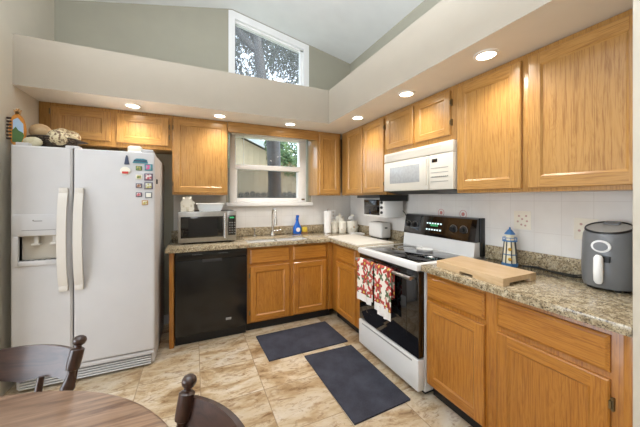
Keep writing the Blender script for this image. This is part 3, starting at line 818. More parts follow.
ell = [(px + .048 * math.cos(a), pz + .10 + .098 * math.sin(a)) for a in [2 * PI * i / 28 for i in range(28)]]
MB().prism(ell, PY, py - .009, py + .009).build('body', ORANGE, t)
cl = lambda z: [(x, min(max(zz, z[0]), z[1])) for x, zz in [(px + .008 + .033 * math.cos(a), pz + .10 + .075 * math.sin(a)) for a in [2 * PI * i / 24 for i in range(24)]]]
MB().prism([(px - .022, pz + .09), (px + .038, pz + .085), (px + .036, pz + .14), (px + .005, pz + .175), (px - .022, pz + .16)], PY, py - .012, py - .009).build('painted_sky', SKYB, t)
MB().prism([(px - .025, pz + .03), (px + .025, pz + .03), (px + .042, pz + .07), (px + .035, pz + .088), (px + .01, pz + .10), (px - .005, pz + .12), (px - .025, pz + .10)], PY, py - .014, py - .009).build('painted_leaves', GREEN, t)
m = MB()
for i in range(7): m.box(px - .060, px - .030, py - .011, py + .007, pz + .045 + .02 * i, pz + .056 + .02 * i, .002)
m.build('dark_rib', DKB, t)
m = MB()
for a in (-.6, -.2, .2, .6): m.prism([(px - .012, pz + .19), (px + .012, pz + .19), (px + .035 * a + .003, pz + .235 - .02 * abs(a)), (px + .035 * a - .003, pz + .235 - .02 * abs(a))], PY, py - .004, py + .004)
m.build('crown', TANC, t)
t = thing('butter_dish', 'small white lidded dish on the right of the refrigerator top', 'dish', (-2.50, -.66, ZF))
B(-2.56, -2.44, -.71, -.61, ZF + .001, ZF + .016, .006).build('tray', WHITEP, t); B(-2.552, -2.448, -.705, -.615, ZF + .016, ZF + .080, .02).build('lid', CREAMC, t)
tag(B(-2.72, -2.63, -.68, -.60, ZF + .001, ZF + .03, .006).build('white_box', WHITEP), 'small flat white box at the middle of the refrigerator top', 'box')

# ------------------------------------------------------------------ countertop microwave
t = thing('countertop_microwave', 'stainless steel microwave on the back counter above the dishwasher', 'microwave', (-1.91, -.27, CT))
X0, X1, Y0, Z0, Z1 = -2.186, -1.642, -.45, .932, 1.236
B(X0, X1, Y0 + .02, -.06, Z0, Z1, .006).build('case', DGREY, t)
d = B(X0, -1.738, Y0, Y0 + .02, Z0, Z1, .004).build('door', STEEL, t)
B(X0 + .022, -1.775, Y0 - .003, Y0, Z0 + .045, Z1 - .05, .002).build('glass', BLKG, d)
B(X0 + .09, -1.83, Y0 - .0042, Y0 - .003, Z0 + .06, Z1 - .065).build('screen_mesh', BLKM, d)
m = MB(); m.tube([(-1.757, Y0 - .034, Z0 + .035), (-1.757, Y0 - .034, Z1 - .02)], .011, 10); m.box(-1.765, -1.749, Y0 - .03, Y0, Z0 + .04, Z0 + .06, .002); m.box(-1.765, -1.749, Y0 - .03, Y0, Z1 - .045, Z1 - .025, .002)
m.build('handle', CHROME, d)
cp = B(-1.736, X1, Y0, Y0 + .02, Z0, Z1, .004).build('control_panel', STEEL, t)
B(-1.726, X1 + -.008, Y0 - .003, Y0, Z0 + .055, Z1 - .045, .002).build('keypad', BLKG, cp)
m = MB()
for r in range(5):
    for c in range(3): m.box(-1.716 + c * .025, -1.702 + c * .025, Y0 - .0042, Y0 - .003, Z0 + .075 + r * .026, Z0 + .085 + r * .026)
m.build('button', GREYT, cp)
B(-1.71, -1.665, Y0 - .0042, Y0 - .003, Z1 - .075, Z1 - .058).build('clock_display', GLED, cp)
for x in (X0 + .05, X1 - .05):
    for y in (Y0 + .06, -.10): MB().cyl((x, y, CT), .014, .019).build('foot', BLKP, t)
t = thing('ceramic_house', 'small cream ceramic house on the steel microwave', 'ornament', (-2.10, -.36, Z1))
hx, hy = -2.105, -.38
m = MB(); m.prism([(hx - .06, Z1), (hx + .06, Z1), (hx + .06, Z1 + .085), (hx, Z1 + .14), (hx - .06, Z1 + .085)], PY, hy - .035, hy + .035); m.build('walls', CREAMC, t)
m = MB(); m.prism([(hx - .068, Z1 + .078), (hx, Z1 + .142), (hx + .068, Z1 + .078), (hx + .068, Z1 + .088), (hx, Z1 + .152), (hx - .068, Z1 + .088)], PY, hy - .04, hy + .04); m.build('roof', CREAMC, t)
m = MB(); m.box(hx - .042, hx - .024, hy - .01, hy + .01, Z1 + .10, Z1 + .145, .002); m.box(hx + .018, hx + .036, hy - .01, hy + .01, Z1 + .11, Z1 + .15, .002); m.build('chimney', CREAMC, t)
m = MB(); m.box(hx - .012, hx + .012, hy - .037, hy - .035, Z1 + .001, Z1 + .045, .002)
for x in (-.04, .028): m.box(hx + x, hx + x + .016, hy - .037, hy - .035, Z1 + .045, Z1 + .07, .001)
m.build('openings', CREAMD, t)
t = thing('plastic_container', 'frosted white plastic container lying on the steel microwave', 'container', (-1.89, -.38, Z1))
m = MB(); q0 = [(-1.995, -.425), (-1.795, -.425), (-1.795, -.315), (-1.995, -.315)]; q1 = [(-2.02, -.44), (-1.77, -.44), (-1.77, -.30), (-2.02, -.30)]
a = [m.pt((x, y, Z1 + .001)) for x, y in q0]; b = [m.pt((x, y, Z1 + .07)) for x, y in q1]
m.f += [a[::-1], b] + [[a[i], a[(i + 1) % 4], b[(i + 1) % 4], b[i]] for i in range(4)]; m.m += [0] * 6
m.build('tub', TUBP, t); B(-2.028, -1.762, -.448, -.292, Z1 + .07, Z1 + .08, .003).build('lid', WHITEP, t)

# ------------------------------------------------------------------ sink clutter
bx, by = -.838, -.085
t = thing('dish_soap_bottle', 'bright blue dish soap spray bottle behind the sink', 'bottle', (bx, by, CT + .001))
MB().lathe([(0, .001), (.042, .001), (.048, .01), (.049, .06), (.042, .095), (.024, .135), (.018, .16), (.018, .19), (0, .19)], (bx, by, CT), 24, 0, 'z', 1.18, .8).build('body', BLUEB, t)
m = MB(); m.cyl((bx, by, CT + .19), .02, .022); m.box(bx - .014, bx + .014, by - .04, by + .02, CT + .212, CT + .24, .006); m.tube([(bx, by - .03, CT + .215), (bx, by - .035, CT + .18)], .005, 6); m.build('sprayer', BLUEB, t)
m = MB(); m.lathe([(0, 0), (.026, 0), (.026, -.006), (0, -.008)], (bx, by - .034, CT + .055), 20, 0, 'y', 1, 1.05); m.build('label_patch', WHITEP, t)
t = thing('sponge_dish', 'yellow sponge in a small tan dish beside the blue bottle', 'sponge', (-.735, -.085, CT + .001))
MB().lathe([(0, .001), (.04, .001), (.05, .025), (.045, .025), (.037, .008), (0, .008)], (-.735, -.085, CT)).build('dish', TANC, t)
B(-.772, -.70, -.105, -.07, CT + .009, CT + .085, .018).build('sponge', YELL, t); B(-.772, -.70, -.07, -.058, CT + .009, CT + .075, .005).build('scourer', GRNS, t)
# paper towel
x, y = -.46, -.20
t = thing('paper_towel', 'upright white paper towel roll on the back counter', 'paper towel', (x, y, CT + .001))
MB().cyl((x, y, CT + .001), .062, .012).build('stand', CHROME, t)
MB().lathe([(.016, .014), (.046, .014), (.047, .02), (.047, .282), (.046, .288), (.016, .288)], (x, y, CT), 28).build('roll', PAPER, t)
MB().tube([(x, y, CT + .012), (x, y, CT + .30)], .006, 8).ball((x, y, CT + .306), .010).build('rod', CHROME, t)
# canisters
GC = 'cream canisters in the counter corner'
MUSH = gourd('painted_flowers', '#b0946a', '#ece4d2', 30)
def canister(x, y, r, h, label, lid=True, knob=.016):
    t = thing('canister', label, 'canister', (x, y, CT + .001), GC)
    MB().lathe([(0, .001), (r * .9, .001), (r, .012), (r * 1.02, h * .5), (r * .95, h - .008), (r * .92, h), (0, h)] if lid else [(0, .001), (r * .9, .001), (r, .012), (r * 1.03, h * .5), (r, h), (r * .93, h), (r * .93, .02), (0, .02)], (x, y, CT)).build('jar', CREAMC, t)
    m = MB()
    for k in range(5):
        a = -2.3 + k * .55; q = (x + r * 1.01 * math.cos(a), y + r * 1.01 * math.sin(a), CT + h * (.38 + .12 * (k % 2)))
        m.ball(q, r * .19, 0, 10, 6, 1, 1, .8)
    m.build('mushroom_relief', MUSH, t)
    if lid: MB().lathe([(0, h), (r * 1.0, h), (r * 1.0, h + .012), (r * .6, h + .028), (knob * .5, h + .034), (knob, h + .044), (knob * .8, h + .058), (0, h + .06)], (x, y, CT)).build('lid', CREAMC, t)
    return t
canister(-.343, -.165, .050, .115, 'smallest cream lidded canister nearest the paper towel')
canister(-.262, -.245, .050, .125, 'middle cream lidded canister in front of the tall one')
canister(-.235, -.115, .058, .19, 'tall cream canister with knobbed lid at the back of the corner', True, .022)
canister(-.125, -.255, .074, .155, 'wide cream utensil crock without a lid beside the toaster', False)
t = thing('spoon', 'white serving spoon standing in the cream utensil crock', 'spoon', (-.125, -.25, CT + .022))
MB().tube([(-.10, -.25, CT + .022), (-.145, -.27, CT + .18)], .006, 8).build('handle', WHITEP, t)
MB().ball((-.155, -.275, CT + .195), .032, 0, 16, 10, 1.2, .5, .8).build('spoon_head', WHITEP, t)
t = thing('ladle', 'pale ladle standing at the back of the utensil crock', 'ladle', (-.11, -.22, CT + .022))
MB().tube([(-.09, -.24, CT + .022), (-.085, -.205, CT + .20)], .005, 8).build('handle', CREAMC, t); MB().ball((-.084, -.2, CT + .215), .028, 0, 14, 8, 1, .5, .8).build('head', CREAMC, t)
# outlet plate behind paper towel
t = thing('outlet_plate', 'white outlet plate on the back wall behind the paper towel', 'outlet', (-.30, -.008, 1.09))
B(-.315, -.245, -.014, -.0085, 1.09, 1.205, .002).build('plate', WHITEP, t)
for z in (1.115, 1.16): B(-.295, -.265, -.016, -.014, z, z + .028, .0015).build('socket', FRH, t)
# white board, cloth, toaster
m = MB(); m.prism([(-.625, -.56), (-.235, -.50), (-.215, -1.215), (-.64, -1.215)], PZ, CT + .001, CT + .013)
tag(m.build('white_cutting_board', BRDW), 'thin white cutting board on the counter corner left of the range', 'cutting board')
m = MB(); m.prism([(-.23, -.36), (-.08, -.40), (-.10, -.52), (-.25, -.47)], PZ, CT + .001, CT + .016)
tag(m.build('folded_cloth', PAPER), 'folded white cloth between utensil crock and toaster', 'cloth')
t = thing('toaster', 'white two-slot toaster under the toaster oven', 'toaster', (-.115, -.87, CT))
B(-.185, -.045, -.968, -.725, CT + .012, CT + .185, .022, 0, 3).build('body', APPW, t)
for x in (-.145, -.095): B(x, x + .025, -.935, -.76, CT + .1842, CT + .1865).build('slot', DARKG, t)
for y in (-.935, -.76):
    for x in (-.16, -.07): MB().cyl((x, y, CT), .012, .013).build('foot', BLKP, t)
B(-.135, -.105, -.98, -.967, CT + .12, CT + .135, .004).build('lever', BLKP, t)

# under-cabinet toaster oven
t = thing('toaster_oven', 'white under-cabinet toaster oven with black heat shield', 'toaster oven', (-.18, -1.02, 1.2))
B(-.318, -.085, -1.205, -.845, 1.170, 1.372, .01).build('case', APPW, t)
d = B(-.332, -.318, -1.152, -.848, 1.176, 1.366, .006).build('door', APPW, t)
B(-.335, -.331, -1.142, -.862, 1.195, 1.355, .003).build('glass', BLKG, d)
B(-.348, -.335, -1.11, -.89, 1.348, 1.355, .003).build('handle', BLKP, d)
pn = B(-.330, -.318, -1.203, -1.154, 1.176, 1.366, .004).build('control_panel', APPW, t)
for z in (1.225, 1.275, 1.325): MB().cyl((-.346, -1.178, z), .014, .017, 16, 0, 'x').build('knob', BLKP, pn)
m = MB(); m.box(-.385, -.02, -1.212, -.80, 1.392, 1.403, .003); m.prism([(-1.212, 1.392), (-.80, 1.392), (-.80, 1.372), (-1.212, 1.372)], PX, -.385, -.375); m.box(-.38, -.03, -1.212, -1.206, 1.34, 1.395); m.box(-.30, -.04, -1.20, -.85, 1.372, 1.393)
m.build('heat_shield', BLKP, t)
m = MB(); m.tube([(-.086, -1.18, 1.25), (-.05, -1.19, 1.22), (-.03, -1.215, 1.14), (-.03, -1.238, 1.07), (-.032, -1.20, 1.0), (-.04, -1.12, .95), (-.04, -1.16, .93), (-.035, -1.19, .93)], .004, 8)
m.build('cord', BLKP, t)

# ------------------------------------------------------------------ over-the-range microwave
t = thing('microwave_hood', 'cream over-the-range microwave above the stove', 'microwave', (-.17, -1.63, 1.43))
Xf, Ya, Yb, Za, Zb = -.345, -1.228, -2.026, 1.435, 1.795
B(Xf + .03, -.01, Yb, Ya, Za, Zb, .004).build('case', MWW, t)
B(Xf + .004, Xf + .03, Yb, Ya, 1.712, Zb, .004).build('vent_panel', MWW, t)
m = MB()
for i in range(6): m.box(Xf + .002, Xf + .006, Yb + .10, Ya - .03, 1.722 + i * .010, 1.726 + i * .010)
m.build('vent_slat', FRH, t)
d = B(Xf, Xf + .03, -1.795, Ya, Za, 1.708, .008).build('door', MWW, t)
B(Xf - .002, Xf + .001, -1.70, -1.32, 1.505, 1.655, .006).build('window', MWG, d)
B(Xf - .012, Xf, -1.785, -1.765, 1.47, 1.69, .005).build('handle', MWW, d)
cp = B(Xf + .002, Xf + .03, Yb, -1.80, Za, 1.708, .006).build('control_panel', MWW, t)
B(Xf, Xf + .003, -1.885, -1.83, 1.648, 1.675, .001).build('clock_display', BLKG, cp)
m = MB()
for i in range(4): m.box(Xf + .0005, Xf + .003, -1.985, -1.82, 1.60 - i * .035, 1.604 - i * .035)
for i in range(9): m.box(Xf + .0005, Xf + .003, -1.985 + i * .018, -1.975 + i * .018, 1.530, 1.538)
m.build('print_marks', GREYT, cp)
m = MB(); m.prism([(-.33, 1.434), (-.02, 1.434), (-.02, 1.405), (-.20, 1.405)], lambda u, z, w: (u, w, z), Yb + .01, Ya - .01); m.build('underside_filter', DGREY, t)
B(-.24, -.10, -1.78, -1.45, 1.402, 1.4055, .001).build('light_lens', MWW, t)

# ------------------------------------------------------------------ range
t = thing('range', 'white electric range with black glass oven door', 'stove', (-.33, -1.65, 0))
Ya, Yb = -1.267, -2.016
B(-.60, -.03, Yb, Ya, .03, .885, .004).build('body', APPW, t)
tp = MB()
tp.box(-.672, -.60, Yb - .001, Ya + .001, .868, .918, .012); tp.box(-.14, -.02, Yb - .001, Ya + .001, .885, .920, .004)
tp.box(-.61, -.13, Ya - .045, Ya + .001, .885, .918, .006); tp.box(-.61, -.13, Yb - .001, Yb + .045, .885, .918, .006)
tp.build('cooktop_frame', APPW, t)
g = B(-.625, -.135, Yb + .035, Ya - .035, .905, .9185, .002).build('cooktop_glass', BLKG, t)
for cx_, cy_, r in ((-.49, -1.46, .10), (-.49, -1.85, .085), (-.26, -1.46, .085), (-.26, -1.85, .10)):
    m = MB(); m.tube([(cx_ + r * math.cos(a), cy_ + r * math.sin(a), .9183) for a in [2 * PI * i / 32 for i in range(33)]], .0011, 5); m.build('burner_ring', GREYT, g)
d = B(-.655, -.60, Yb + .004, Ya - .004, .268, .862, .006).build('oven_door', BLKG, t)
B(-.6575, -.655, Yb + .12, Ya - .12, .36, .66, .001).build('door_window', BLKG, d)
m = MB(); m.tube([(-.70, Ya - .02, .818), (-.70, Yb + .03, .818)], .013, 12, 0); m.box(-.70, -.654, Ya - .045, Ya - .025, .808, .828, .004); m.box(-.70, -.654, Yb + .035, Yb + .055, .808, .828, .004)
m.build('handle', STEEL, d)
dr = B(-.662, -.60, Yb + .001, Ya - .001, .045, .262, .010).build('storage_drawer', APPW, t)
B(-.664, -.661, Yb + .06, Ya - .06, .232, .242, .001).build('drawer_groove', GREYT, dr)
m = MB(); m.box(-.58, -.05, Yb + .02, Ya - .02, 0, .03); m.build('foot_base', BLKP, t)
# backguard
m = MB(); m.prism([(-.125, .92), (-.02, .92), (-.02, 1.03), (-.112, 1.03)], PY, Yb - .012, Ya + .012); bgd = m.build('backguard', APPW, t)
m = MB(); m.prism([(-.118, 1.03), (-.012, 1.03), (-.012, 1.215), (-.068, 1.215), (-.085, 1.205)], PY, Yb - .014, Ya + .016); cpn = m.build('control_panel', BLKG, t)
m = MB(); m.box(-.06, -.0085, Yb - .022, Yb - .012, .92, 1.215, .003); m.build('side_cap', BLKP, bgd)
def cpx(z): return -.118 + (z - 1.03) * (.033 / .175)
for y in (-1.315, -1.395, -1.83, -1.925):
    z = 1.115; m = MB(); m.lathe([(0, 0), (.028, 0), (.028, -.006), (.021, -.008), (.019, -.03), (0, -.032)], (cpx(z), y, z), 20, 0, 'x')
    k = m.build('knob', BLKP, cpn)
    m = MB(); m.tube([(cpx(z) - .003, y + .034 * math.cos(a), z + .034 * math.sin(a)) for a in [PI * (-.25 + 1.5 * i / 20) for i in range(21)]], .0016, 5); m.build('dial_print', GREYT, k)
m = MB()
for i in range(4): m.box(cpx(1.13) - .0035, cpx(1.13), -1.60 - i * .022, -1.587 - i * .022, 1.118, 1.138)
m.build('clock_digit', GLED, cpn)
m = MB()
for r in range(2):
    for i in range(6): m.box(cpx(1.09 + r * .05) - .003, cpx(1.09 + r * .05) + .001, -1.555 - i * .03, -1.540 - i * .03, 1.082 + r * .055, 1.094 + r * .055)
m.build('button', WLED, cpn)

# spoon rest on the cooktop
t = thing('spoon_rest', 'white spoon rest lying on the black cooktop', 'spoon rest', (-.235, -1.63, .919))
m = MB(); m.lathe([(0, .9195), (.055, .9195), (.066, .936), (.062, .937), (.052, .9235), (0, .9235)], (-.245, -1.66, 0), 24, 0, 'z', 1, 1.25); m.build('bowl', PORC, t)
m = MB(); m.tube([(-.22, -1.60, .932), (-.19, -1.52, .930)], [.018, .012], 10, 0, .4); m.build('handle', PORC, t)
# towels
GT = 'poinsettia towels on the oven handle'
def towel(y0, y1, zb, label, ph, fold):
    t = thing('dish_towel', label, 'towel', (-.70, (y0 + y1) / 2, zb), GT)
    def sheet(ya, yb, zf, zbk, off, name):
        L1 = .818 - zf; arc = PI * .017; L2 = .818 - zbk; tot = L1 + arc + L2
        def F(u, v):
            s = u * tot; y = ya + (yb - ya) * v
            wv = .006 * math.sin(v * 9 + ph) + .004 * math.sin(v * 17 + 2 * ph)
            if s < L1: q = 1 - s / L1; return (-.7175 - off - .010 * q - wv * (q ** .7), y + .012 * (v - .5) * q - .01 * q, zf + s)
            if s < L1 + arc:
                a = (s - L1) / .017; return (-.70 - (.0175 + off) * math.cos(a), y, .818 + (.0175 + off) * math.sin(a))
            k = s - L1 - arc; return (-.6825 + off * .4, y, .818 - k)
        m = MB(); m.sheet(F, 46, 18, 0, .0025, lambda u, v: (v * abs(yb - ya) + ph * .37, u * tot))
        return m.build(name, POIN, t)
    sheet(y0, y1, zb, .60, .006, 'front_fold'); sheet(y0 - fold, y1 - fold * .8, zb - .03 if fold > .015 else zb + .03, .62, .0, 'inner_fold')
towel(-1.345, -1.56, .49, 'poinsettia print towel on the left half of the oven handle', .4, .012)
towel(-1.60, -1.775, .485, 'longer poinsettia print towel on the right half of the oven handle', 2.1, .03)

# ------------------------------------------------------------------ right counter objects
t = thing('cutting_board', 'thick maple cutting board on the right counter edge', 'cutting board', (-.455, -2.32, CT))
P4_ = [Vector((-.59, -2.108)), Vector((-.302, -2.066)), Vector((-.325, -2.552)), Vector((-.615, -2.556))]
m = MB(); m.prism([tuple(p) for p in P4_], PZ, CT + .016, CT + .043); 
m.build('board', BOARDW, t)
def footbar(a, b, f0, f1, f2, f3):
    c = sum(P4_, Vector((0, 0))) / 4
    pa, pb = P4_[a], P4_[b]; inn = lambda p: p + (c - p).normalized() * .03
    for u0, u1 in ((f0, f1), (f2, f3)):
        m = MB()
        q = [pa.lerp(pb, u0), pa.lerp(pb, u1), inn(pa.lerp(pb, u1)), inn(pa.lerp(pb, u0))]
        m.prism([tuple(v) for v in q], PZ, CT + .001, CT + .016)
        m.build('side_rail', BOARDW, t)
footbar(3, 0, 0.0, .40, .60, 1.0); footbar(1, 2, 0.0, .40, .60, 1.0); footbar(2, 3, 0.0, .18, .82, 1.0)

lx, ly = -.115, -2.285
t = thing('lighthouse_lantern', 'cream and blue toy lighthouse behind the cutting board', 'lantern', (lx, ly, CT + .001))
MB().lathe([(0, .001), (.048, .001), (.048, .018), (.048, .022), (0, .022)], (lx, ly, CT), 8).build('base', BLUEP, t)
MB().lathe([(.043, .022), (.030, .165), (0, .165)], (lx, ly, CT), 8).build('tower', CREAML, t)
m = MB()
for k in range(8):
    a = 2 * PI * (k + .5) / 8 + PI / 8; a = 2 * PI * k / 8
    m.tube([(lx + .0445 * math.cos(a), ly + .0445 * math.sin(a), CT + .022), (lx + .0315 * math.cos(a), ly + .0315 * math.sin(a), CT + .165)], .0035, 6)
m.build('dark_slat', DGREY, t)
MB().lathe([(.0395, .075), (.0405, .078), (.0395, .082), (.036, .078)], (lx, ly, CT), 8, loop=True).build('band', BLUEP, t)
m = MB(); m.lathe([(0, .165), (.043, .165), (.043, .172), (0, .172)], (lx, ly, CT), 16); m.tube([(lx + .041 * math.cos(a), ly + .041 * math.sin(a), CT + .190) for a in [2 * PI * i / 24 for i in range(25)]], .002, 5)
for k in range(10):
    a = 2 * PI * k / 10; m.tube([(lx + .041 * math.cos(a), ly + .041 * math.sin(a), CT + .17), (lx + .041 * math.cos(a), ly + .041 * math.sin(a), CT + .19)], .0016, 5)
m.build('gallery', BLUEP, t)
MB().lathe([(.024, .172), (.024, .212), (0, .212)], (lx, ly, CT), 8).build('lamp_room', CREAML, t)
MB().lathe([(0, .212), (.032, .212), (.03, .218), (.012, .242), (.005, .246), (.006, .256), (0, .262)], (lx, ly, CT), 16).build('cap', BLUEP, t)
for z, r in ((.05, .041), (.115, .036)):
    a = math.radians(212); MB().ball((lx + r * math.cos(a), ly + r * math.sin(a), CT + z), .011, 0, 12, 8).build('window', GOLD, t)

ax, ay, ar = -.138, -2.782, .099
def ftilt(m):
    for p in m.v:
        h = p.z - CT - .2
        if h > 0:
            w_ = (p.x - ax) * math.cos(math.radians(184)) + (p.y - ay) * math.sin(math.radians(184)); p.z -= .30 * w_ * min(1, h / .12)
    return m
def FL(*a, **k): return ftilt(MB().lathe(*a, **k))
def FV():
    m = MB(); m.box(ax + .022, ax + .058, ay - .03, ay + .03, CT + .308, CT + .320, .005); return ftilt(m)
t = thing('air_fryer', 'dark grey air fryer with white handle at the counter end', 'air fryer', (ax, ay, CT))
FL([(0, .012), (ar * .93, .012), (ar * .99, .03), (ar * 1.03, .10), (ar * 1.0, .235), (ar * .96, .277), (ar * .88, .299), (0, .299)], (ax, ay, CT), 40).build('body', GREYF, t)
FL([(ar * .86, .296), (ar * .90, .301), (ar * .88, .310), (ar * .84, .310), (ar * .84, .300)], (ax, ay, CT), 40, loop=True).build('lid_ring', BLKP, t)
FL([(0, .298), (ar * .84, .298), (ar * .84, .306), (ar * .3, .312), (0, .312)], (ax, ay, CT), 40).build('lid', GREYD, t)
FV().build('top_vent', GREYF, t)
fa = math.radians(184); fdx, fdy = math.cos(fa), math.sin(fa); tx, ty = -fdy, fdx
def AF(u, z, w): return (ax + fdx * w + tx * u, ay + fdy * w + ty * u, CT + z)
m = MB(); n_ = 28
m.prism([(.036 * math.cos(2 * PI * i / n_), .218 + .030 * math.sin(2 * PI * i / n_)) for i in range(n_)], AF, ar * .86, ar * 1.03); dl = m.build('dial_ring', WHITEP, t)
m = MB(); m.prism([(.026 * math.cos(2 * PI * i / n_), .218 + .021 * math.sin(2 * PI * i / n_)) for i in range(n_)], AF, ar * 1.0, ar * 1.09); m.build('dial', GREYF, dl)
m = MB(); m.prism([(-.004, .145), (.034, .145), (.034, .172), (-.004, .172)], AF, ar * .95, ar * 1.2); m.build('handle_mount', BLKP, t)
fa2 = fa
m = MB(); m.tube([AF(.002, .175, ar * 1.32), AF(.002, .165, ar * 1.38), AF(.002, .10, ar * 1.40), AF(.002, .055, ar * 1.38), AF(.002, .045, ar * 1.34)], [.012, .017, .018, .017, .012], 14); m.build('handle', WHITEP, t)
m = MB(); m.prism([(-.012, .145), (.012, .145), (.012, .175), (-.012, .175)], AF, ar * 1.18, ar * 1.32); m.build('handle_bracket', BLKP, t)
for k in range(4):
    a = PI / 4 + k * PI / 2; MB().cyl((ax + ar * .75 * math.cos(a), ay + ar * .75 * math.sin(a), CT), .012, .014).build('foot', BLKP, t)
m = MB(); m.tube([(-.035, -2.68, CT + .03), (-.04, -2.60, CT + .006), (-.05, -2.50, CT + .006), (-.045, -2.40, CT + .006), (-.07, -2.34, CT + .008), (-.05, -2.42, CT + .014), (-.075, -2.52, CT + .006), (-.085, -2.62, CT + .006), (-.05, -2.66, CT + .012)], .0045, 8)
tag(m.build('power_cord', BLKP), 'black power cord looped on the counter beside the air fryer', 'cord')

# decorative tiles on the right wall
GD = 'printed tiles on the right wall'
def dtile(y, z, label, kind):
    t = thing('printed_tile', label, 'tile', (-.008, y, z - .055), GD)
    B(-.0105, -.0082, y - .054, y + .054, z - .062, z + .062, .001).build('tile_face', CREAMC if kind else TILEW, t)
    random.seed(int(abs(y) * 100)); m = MB()
    if kind == 1:
        for dy, dz in ((-.025, .03), (.02, .028), (-.03, -.005), (.0, .008), (.028, -.01), (.005, -.03), (-.02, -.035)): m.cyl((-.0105, y + dy, z + dz), .007, -.001, 8, 0, 'x', 1e-4)
    else:
        m.tube([(-.0108, y + .032 * math.cos(a), z + .032 * math.sin(a)) for a in [2 * PI * i / 24 for i in range(25)]], .0022, 5); m.cyl((-.0105, y, z), .016, -.0012, 12, 0, 'x', 1e-4)
    m.build('flower_print', PK if kind else PKR, t)
PK = plain('faded_pink', '#c9a59a', .6); PKR = plain('faded_red', '#c47f78', .6)
dtile(-2.303, 1.218, 'printed tile with scattered pink flowers above the lighthouse', 1)
dtile(-1.622, 1.238, 'printed tile with red flower above the range clock', 0)
dtile(-1.847, 1.236, 'printed tile with red flower above the right range knobs', 0)
dtile(-2.64, 1.19, 'cream printed tile partly behind the air fryer', 1)

# ------------------------------------------------------------------ downlights
GL = 'recessed soffit downlights'
for (x, y, lab) in ((-2.544, -.50, 'recessed round downlight above the refrigerator cabinet'), (-1.81, -.50, 'recessed round downlight left of the kitchen window'), (-1.07, -.50, 'recessed round downlight over the right half of the window'),
                    (-.515, -1.02, 'recessed round downlight in the inner corner of the right soffit'), (-.515, -1.736, 'recessed round downlight above the microwave hood'), (-.51, -2.392, 'recessed round downlight nearest the camera on the right soffit')):
    t = thing('downlight', lab, 'light', (x, y, ZS), GL)
    MB().lathe([(.048, -.002), (.066, -.0005), (.066, -.006), (.050, -.010)], (x, y, ZS), 32, loop=True).build('trim_ring', TRIMW, t)
    MB().lathe([(0, -.001), (.050, -.001), (.050, -.006), (0, -.007)], (x, y, ZS), 32).build('lens', LENS, t)
    l = bpy.data.lights.new('downlight_lamp', 'SPOT'); l.energy = LAMP_W; l.color = (1, .93, .86); l.spot_size = math.radians(152); l.spot_blend = 1.0; l.shadow_soft_size = .05
    lo = bpy.data.objects.new('downlight_lamp', l); COL.objects.link(lo); lo.parent = t; lo.location = (0, 0, -.03)

# ------------------------------------------------------------------ floor mats
def fmat(c4, label):
    m = MB(); m.prism(c4, PZ, .0005, .012)
    tag(m.build('floor_mat', MATF), label, 'mat', 'navy kitchen floor mats')
fmat([(-1.49, -.705), (-.728, -.685), (-.712, -1.155), (-1.474, -1.165)], 'navy floor mat lying in front of the sink cabinet')
fmat([(-1.18, -1.222), (-.722, -1.232), (-.715, -2.0), (-1.168, -2.022)], 'navy floor mat lying in front of the range')

# ------------------------------------------------------------------ table and chairs
tx0, ty0, tr = -2.683, -2.877, .637
t = thing('dining_table', 'round brown wooden dining table in the near left corner', 'table', (tx0, ty0, 0))
MB().lathe([(0, .722), (tr - .02, .722), (tr, .732), (tr, .742), (tr - .012, .75), (0, .75)], (tx0, ty0, 0), 72, 0).build('tabletop', TABLEW, t)
MB().lathe([(.0, .15), (.07, .15), (.10, .22), (.06, .30), (.08, .42), (.055, .60), (.09, .68), (.22, .70), (.22, .722), (0, .722)], (tx0, ty0, 0), 28).build('pedestal', TABLEE, t)
for k in range(4):
    a = PI / 4 + k * PI / 2
    MB().tube([(tx0 + .05 * math.cos(a), ty0 + .05 * math.sin(a), .20), (tx0 + .17 * math.cos(a), ty0 + .17 * math.sin(a), .12), (tx0 + .25 * math.cos(a), ty0 + .25 * math.sin(a), .032)], [.04, .035, .03], 12).build('foot', TABLEE, t)

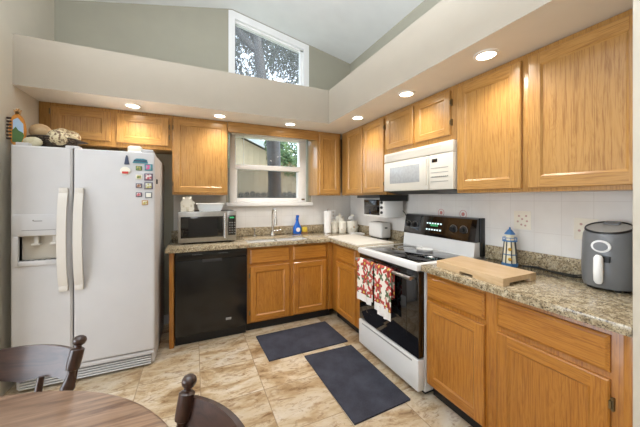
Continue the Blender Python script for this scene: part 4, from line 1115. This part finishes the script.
def chair():
    t = thing('dining_chair', '-', 'chair')
    m = MB(); m.lathe([(0, .415), (.19, .415), (.215, .43), (.215, .445), (.20, .452), (.10, .442), (0, .440)], (0, .0, 0), 36, 0, 'z', 1.02, .95); m.build('seat', WALNUTX, t)
    for sx in (-1, 1):
        for sy in (-1, 1):
            a = Vector((sx * .125, sy * .115, .42)); b = Vector((sx * .185, sy * .175, .0))
            L = [a.lerp(b, i / 8) for i in range(9)]
            MB().tube(L, [.014, .017, .022, .016, .024, .024, .017, .015, .013], 12).build('leg', WALNUT, t)
    m = MB()
    for sx in (-1, 1): m.tube([(sx * .155, -.145, .20), (sx * .16, 0, .205), (sx * .155, .145, .20)], [.009, .013, .009], 8)
    m.tube([(-.158, 0, .205), (0, 0, .207), (.158, 0, .205)], [.009, .013, .009], 8); m.build('stretcher', WALNUT, t)
    BT = .862
    for sx in (-1, 1):
        a = Vector((sx * .155, -.165, .44)); b = Vector((sx * .205, -.262, BT))
        prof = [(0, .013), (.08, .018), (.16, .022), (.24, .016), (.32, .014), (.40, .021), (.50, .014), (.56, .013), (.58, .021), (.60, .022), (.62, .0195), (.66, .015), (.70, .0115), (.722, .0125), (.732, .0195), (.75, .0205), (.80, .0215), (.885, .0215), (.892, .018), (.90, .011), (.915, .010), (.925, .0125)]
        p = MB().tube([a.lerp(b, q) for q, _ in prof], [r for _, r in prof], 16)
        p = p.build('back_post', WALNUT, t)
        f = MB(); d = (b - a).normalized(); rot = Vector((0, 0, 1)).rotation_difference(d).to_matrix().to_4x4()
        f.M = Matrix.Translation(a.lerp(b, .942)) @ rot @ Matrix.Scale(.86, 4)
        f.lathe([(0, -.016), (.012, -.015), (.020, -.008), (.024, .003), (.0235, .010), (.019, .019), (.010, .025), (.0, .0265)], (0, 0, 0), 18); f.build('finial', WALNUT, p)
    # crest rail, bowed backwards
    def C(u, v):
        x = -.19 + .38 * u; bow = .052 * (1 - (2 * u - 1) ** 2)
        zt = .802 + .010 * (1 - (2 * u - 1) ** 2); zb = .700 + .016 * abs(math.sin(2 * PI * u)) - .006 * (1 - (2 * u - 1) ** 2)
        z = zb + (zt - zb) * v; return (x, -.231 - bow - .03 * (z - .71) / .1, z)
    m = MB(); m.sheet(C, 28, 6, 0, .018); m.build('crest_rail', WALNUTX, t)
    for k in range(2):
        u = (k + .5) / 2; x0 = -.14 + .28 * u; top = Vector(C(.12 + .76 * u, .06)); top.y -= -.009
        bot = Vector((x0, -.175 - .02 * (1 - (2 * u - 1) ** 2), .44))
        prof = [(0, .012), (.15, .015), (.3, .011), (.5, .018), (.7, .014), (.85, .011), (1.0, .010)]
        MB().tube([bot.lerp(top, q) for q, _ in prof], [r for _, r in prof], 10).build('spindle', WALNUT, t)
    return t
def copytree(o, parent=None):
    c = o.copy(); COL.objects.link(c)
    if parent is not None: c.parent = parent
    for ch in list(o.children): copytree(ch, c)
    return c
c1 = chair(); c1['group'] = 'dark wood dining chairs at the round table'
c2 = copytree(c1)
c1['label'] = 'dark turned-post dining chair at the table beside the refrigerator'
c2['label'] = 'dark turned-post dining chair at the right side of the round table'
def place(c, post_xy, sx, rz):
    R = Matrix.Rotation(rz, 2); lp = R @ Vector((sx * .205, -.262))
    c.location = (post_xy[0] - lp.x, post_xy[1] - lp.y, 0); c.rotation_euler = (0, 0, rz)
# local +y is the direction the chair faces
place(c1, (-2.43, -2.15), -1, math.radians(180 - 14))
place(c2, (-2.058, -2.572), 1, math.radians(105))
